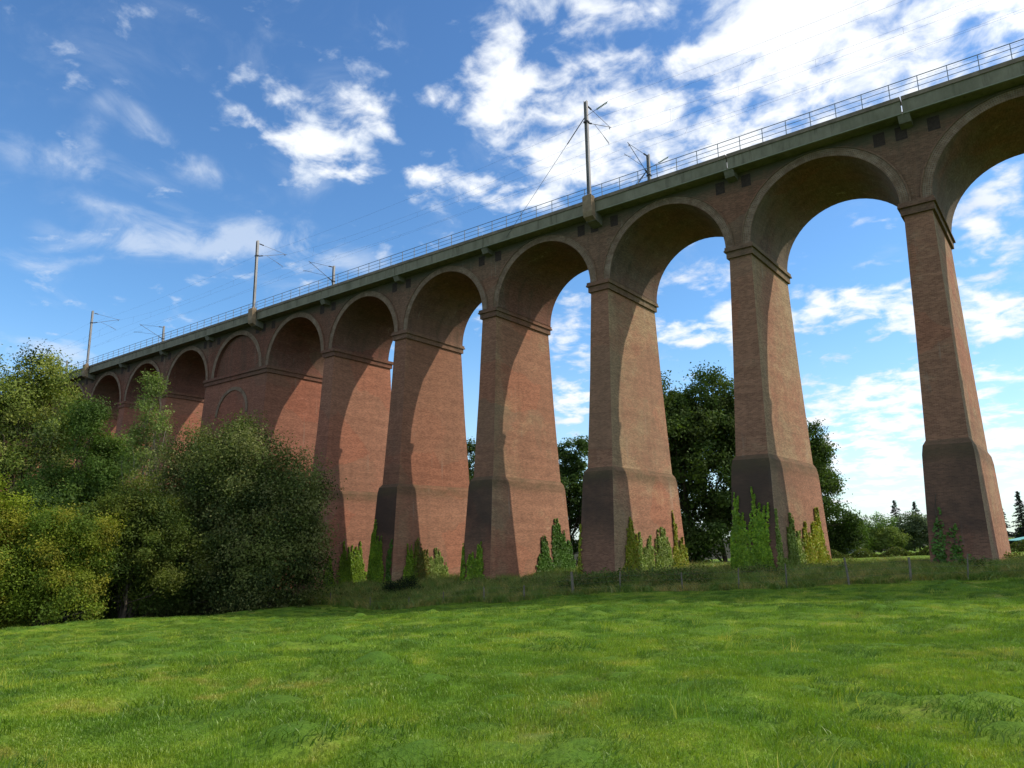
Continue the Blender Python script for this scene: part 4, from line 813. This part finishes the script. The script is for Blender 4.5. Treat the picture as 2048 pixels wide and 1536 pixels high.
q = MB(); q.hexa([(-2.6, -1.6, 1.05), (3.4, -1.6, 2.1), (3.4, 1.6, 2.1), (-2.6, 1.6, 1.05)], [(-2.6, -1.6, 1.12), (3.4, -1.6, 2.17), (3.4, 1.6, 2.17), (-2.6, 1.6, 1.12)]); q.hexa([(-2.6, -1.64, .72), (3.4, -1.64, 1.75), (3.4, -1.6, 1.75), (-2.6, -1.6, .72)], [(-2.6, -1.64, 1.12), (3.4, -1.64, 2.17), (3.4, -1.6, 2.17), (-2.6, -1.6, 1.12)]); q.build('roof', M_teal, ts)
for a, b, h in ((-2.4, -1.4, 1.1), (3.2, -1.4, 2.1), (3.2, 1.4, 2.1), (-2.4, 1.4, 1.1)):
    q = MB(); q.box(a-.06, a+.06, b-.06, b+.06, -.3, h); q.build('leg', M_galv, ts)
q = MB(); q.box(-2.4, 3.2, 1.42, 1.48, 0, 1.05); q.build('back_panel', M_dk, ts)

# ------------------------------------------------------------------ ivy on the pier bases
IVY = {'dk': [(0.07, 0.16, 0.02), (0.10, 0.20, 0.025)], 'br': [(0.20, 0.33, 0.02), (0.26, 0.37, 0.025), (0.13, 0.24, 0.02)], 'yl': [(0.30, 0.34, 0.03), (0.23, 0.31, 0.03), (0.35, 0.30, 0.04)], 'gy': [(0.20, 0.29, 0.055), (0.28, 0.35, 0.09)], 'ru': [(0.23, 0.17, 0.035), (0.18, 0.20, 0.035), (0.12, 0.18, 0.035)]}
def ivy(kk, face, flames, cols, label, seed, dens=620):
    """flames: list of (u, halfwidth, ztop); u runs along the face: x offset on the front, y on the side"""
    R = np.random.default_rng(seed); P = []; pier_x = -SP*kk+jit.get(kk, 0)
    zb = (gz(pier_x, -3.2) if face == 'f' else gz(pier_x+1.8, 3))-.1
    ph = R.uniform(0, 6.28, 4)
    for (u0, hw, zt) in flames:
        H = zt-zb; ns = max(3, int(hw*2/.085))
        for i in range(ns):
            us = u0+hw*(2*(i+R.uniform(-.3, 1.3))/ns-1)*1.12; q = min(1, abs(us-u0)/hw); hs_ = H*(1-R.uniform(0, .68)*(.3+.7*q))
            if i == ns//2: hs_ = H
            if R.uniform() < .12: hs_ *= .45
            w_ = R.uniform(.05, .11); n = int(dens*hs_*w_*2.3); t1 = R.uniform(0, 1, n)
            P.append(np.c_[us+R.normal(size=n)*w_*np.clip((1-t1)*3.5, .18, 1)+.07*np.sin(t1*7+i), zb+hs_*t1])
        for i in range(int(6+hw*9)):      # short outlying shoots that ravel the outline
            us = u0+R.normal()*hw*1.35; zs = zb+H*R.uniform(0, .5)*max(0, 1-abs(us-u0)/hw*.3); hs_ = R.uniform(.25, .8); n = int(dens*hs_*.10); t1 = R.uniform(0, 1, n)
            P.append(np.c_[us+R.normal(size=n)*.06+.12*(t1-.5)*R.choice([-1, 1]), zs+hs_*t1])
        nb_ = int(dens*hw*.9); t1 = R.uniform(0, 1, nb_); P.append(np.c_[u0+R.normal(size=nb_)*hw*.8, zb+H*.3*t1])
    P = np.concatenate(P); hole = np.sin(P[:, 0]*6.1+ph[0])*np.sin(P[:, 1]*4.3+ph[1])+.6*np.sin(P[:, 0]*13+P[:, 1]*9+ph[2]); P = P[(hole < .55) | (R.uniform(size=len(P)) < .25)]; hd = np.array([half(z) for z in P[:, 1]]); off = R.uniform(.015, .14, len(P))
    if face == 'f': xyz = np.c_[pier_x+np.clip(P[:, 0], -hd[:, 0], hd[:, 0]), -hd[:, 1]-off, P[:, 1]]; nr = np.tile([0, -1., .35], (len(P), 1))
    else: xyz = np.c_[pier_x+hd[:, 0]+off, P[:, 0], P[:, 1]]; nr = np.tile([1., 0, .35], (len(P), 1))
    o0 = np.array([xyz[:, 0].mean(), xyz[:, 1].mean(), zb]); root = empty('ivy', tuple(o0)); tag(root, label, 'ivy', 'ivy climbing the pier bases')
    leaves_obj('foliage', xyz-o0, nr, .14, IVY[cols], R, M_ivyl, root, spread=.65, asp=.85)
    mb = MB()
    for (u0, hw, zt) in flames:
        q_ = []
        for j in range(7):
            z = zb+(zt-.3-zb)*j/6; h, d_ = half(z); u = u0+.06*math.sin(j*2+u0*5); q_.append(((pier_x+max(-h, min(h, u)), -d_-.02, z) if face == 'f' else (pier_x+h+.02, u, z)))
        for a, b in zip(q_[:-1], q_[1:]): mb.tube(np.array(a)-o0, np.array(b)-o0, .022, .018, n=4)
    mb.build('stem', M_bark, root)
ivy(5, 'r', [(1.6, .5, .1), (2.5, .6, -.3), (3.4, .6, .15), (2.4, 1.1, -1.0), (-.2, .35, -1.2)], 'br', 'squat bright ivy patch on the pier nearest the huge bush', 301)
ivy(4, 'f', [(-1.05, .42, 1.9), (-.5, .5, .5), (-.1, .4, .0)], 'br', 'tall narrow ivy on the shaded front of the fifth pier from the right', 302)
ivy(4, 'f', [(1.15, .22, .2)], 'dk', 'thin dark ivy strand at the corner of the fifth pier from the right', 303)
ivy(4, 'r', [(-.1, .35, -.2), (.45, .45, -.8)], 'br', 'green ivy at the left of the sunlit side of the fifth pier from the right', 304)
ivy(4, 'r', [(1.2, .45, .3), (2.0, .5, -.7)], 'ru', 'reddish-yellow ivy in the middle of the sunlit fifth pier side', 305)
ivy(4, 'r', [(2.9, .5, -1.4), (3.5, .45, -.6), (4.3, .5, -1.4)], 'gy', 'pale ivy low at the right of the sunlit side of the fifth pier', 306)
ivy(3, 'f', [(-1.45, .25, -.2)], 'br', 'thin ivy strand at the left edge of the fourth pier from the right', 307)
ivy(3, 'f', [(-.3, .35, -.9), (.35, .45, -.1)], 'br', 'wider ivy pair on the shaded front of the fourth pier from the right', 308)
ivy(3, 'r', [(5.3, .6, .4), (4.6, .4, -1.4), (6.0, .5, -1.4)], 'dk', 'dark pointed ivy on the side of the fourth pier from the right', 309)
ivy(3, 'r', [(7.6, .75, 2.1), (8.4, .8, .8), (9.1, .6, -.2)], 'dk', 'largest dark ivy at the far end of the fourth pier side', 310)
ivy(2, 'f', [(-1.45, .15, 1.0)], 'yl', 'thin yellow ivy strip on the left edge of the third pier from the right', 311)
ivy(2, 'r', [(.45, .6, 1.5), (-.2, .35, -.4), (.95, .4, .4)], 'yl', 'yellow-green ivy flame at the left of the third pier side', 312)
ivy(2, 'r', [(1.9, .45, .4), (2.7, .4, -.6), (3.4, .4, .2), (2.6, .9, -1.2)], 'gy', 'pale green ivy in the middle of the third pier side', 313)
ivy(2, 'r', [(4.9, .5, .6), (5.6, .5, .8), (6.4, .45, .0), (5.4, 1.0, -.8)], 'gy', 'pale twin-topped ivy right of the middle of the third pier side', 314)
ivy(2, 'r', [(7.65, .4, 2.2), (8.3, .6, .2), (9.3, .3, -.6)], 'yl', 'tall thin yellow ivy spike at the right of the third pier side', 315)
ivy(1, 'f', [(-1.08, .36, 2.7), (-.72, .42, 1.3), (-1.2, .3, .6)], 'br', 'yellowish ivy at the left of the second pier shaded front', 316)
ivy(1, 'f', [(.08, .32, 3.0), (.5, .36, 2.0), (.75, .3, .2)], 'br', 'taller green ivy at the right of the second pier shaded front', 317)
ivy(1, 'r', [(-1.6, .25, 1.6), (-1.5, .35, .0)], 'gy', 'thin ivy strand round the corner of the second pier from the right', 318)
ivy(1, 'r', [(1.1, .7, 1.4), (2.2, .8, .4), (.5, .5, .0)], 'gy', 'pale rounded ivy at the middle of the second pier side', 319)
ivy(1, 'r', [(4.0, .4, .9), (4.9, .5, .2), (6.0, .5, 1.0), (7.3, .7, 1.9), (6.2, 1.4, -.6)], 'yl', 'broad yellow-green ivy at the right of the second pier side', 320)
ivy(0, 'f', [(-.85, .17, 2.4), (-.95, .2, .6)], 'dk', 'dim ivy strand on the dark front of the rightmost pier', 321, 110)
ivy(0, 'f', [(-.22, .16, .55), (.05, .18, -.1)], 'dk', 'short ivy strand low on the front of the rightmost pier', 322, 130)

S.render.resolution_x = 1024; S.render.resolution_y = 768
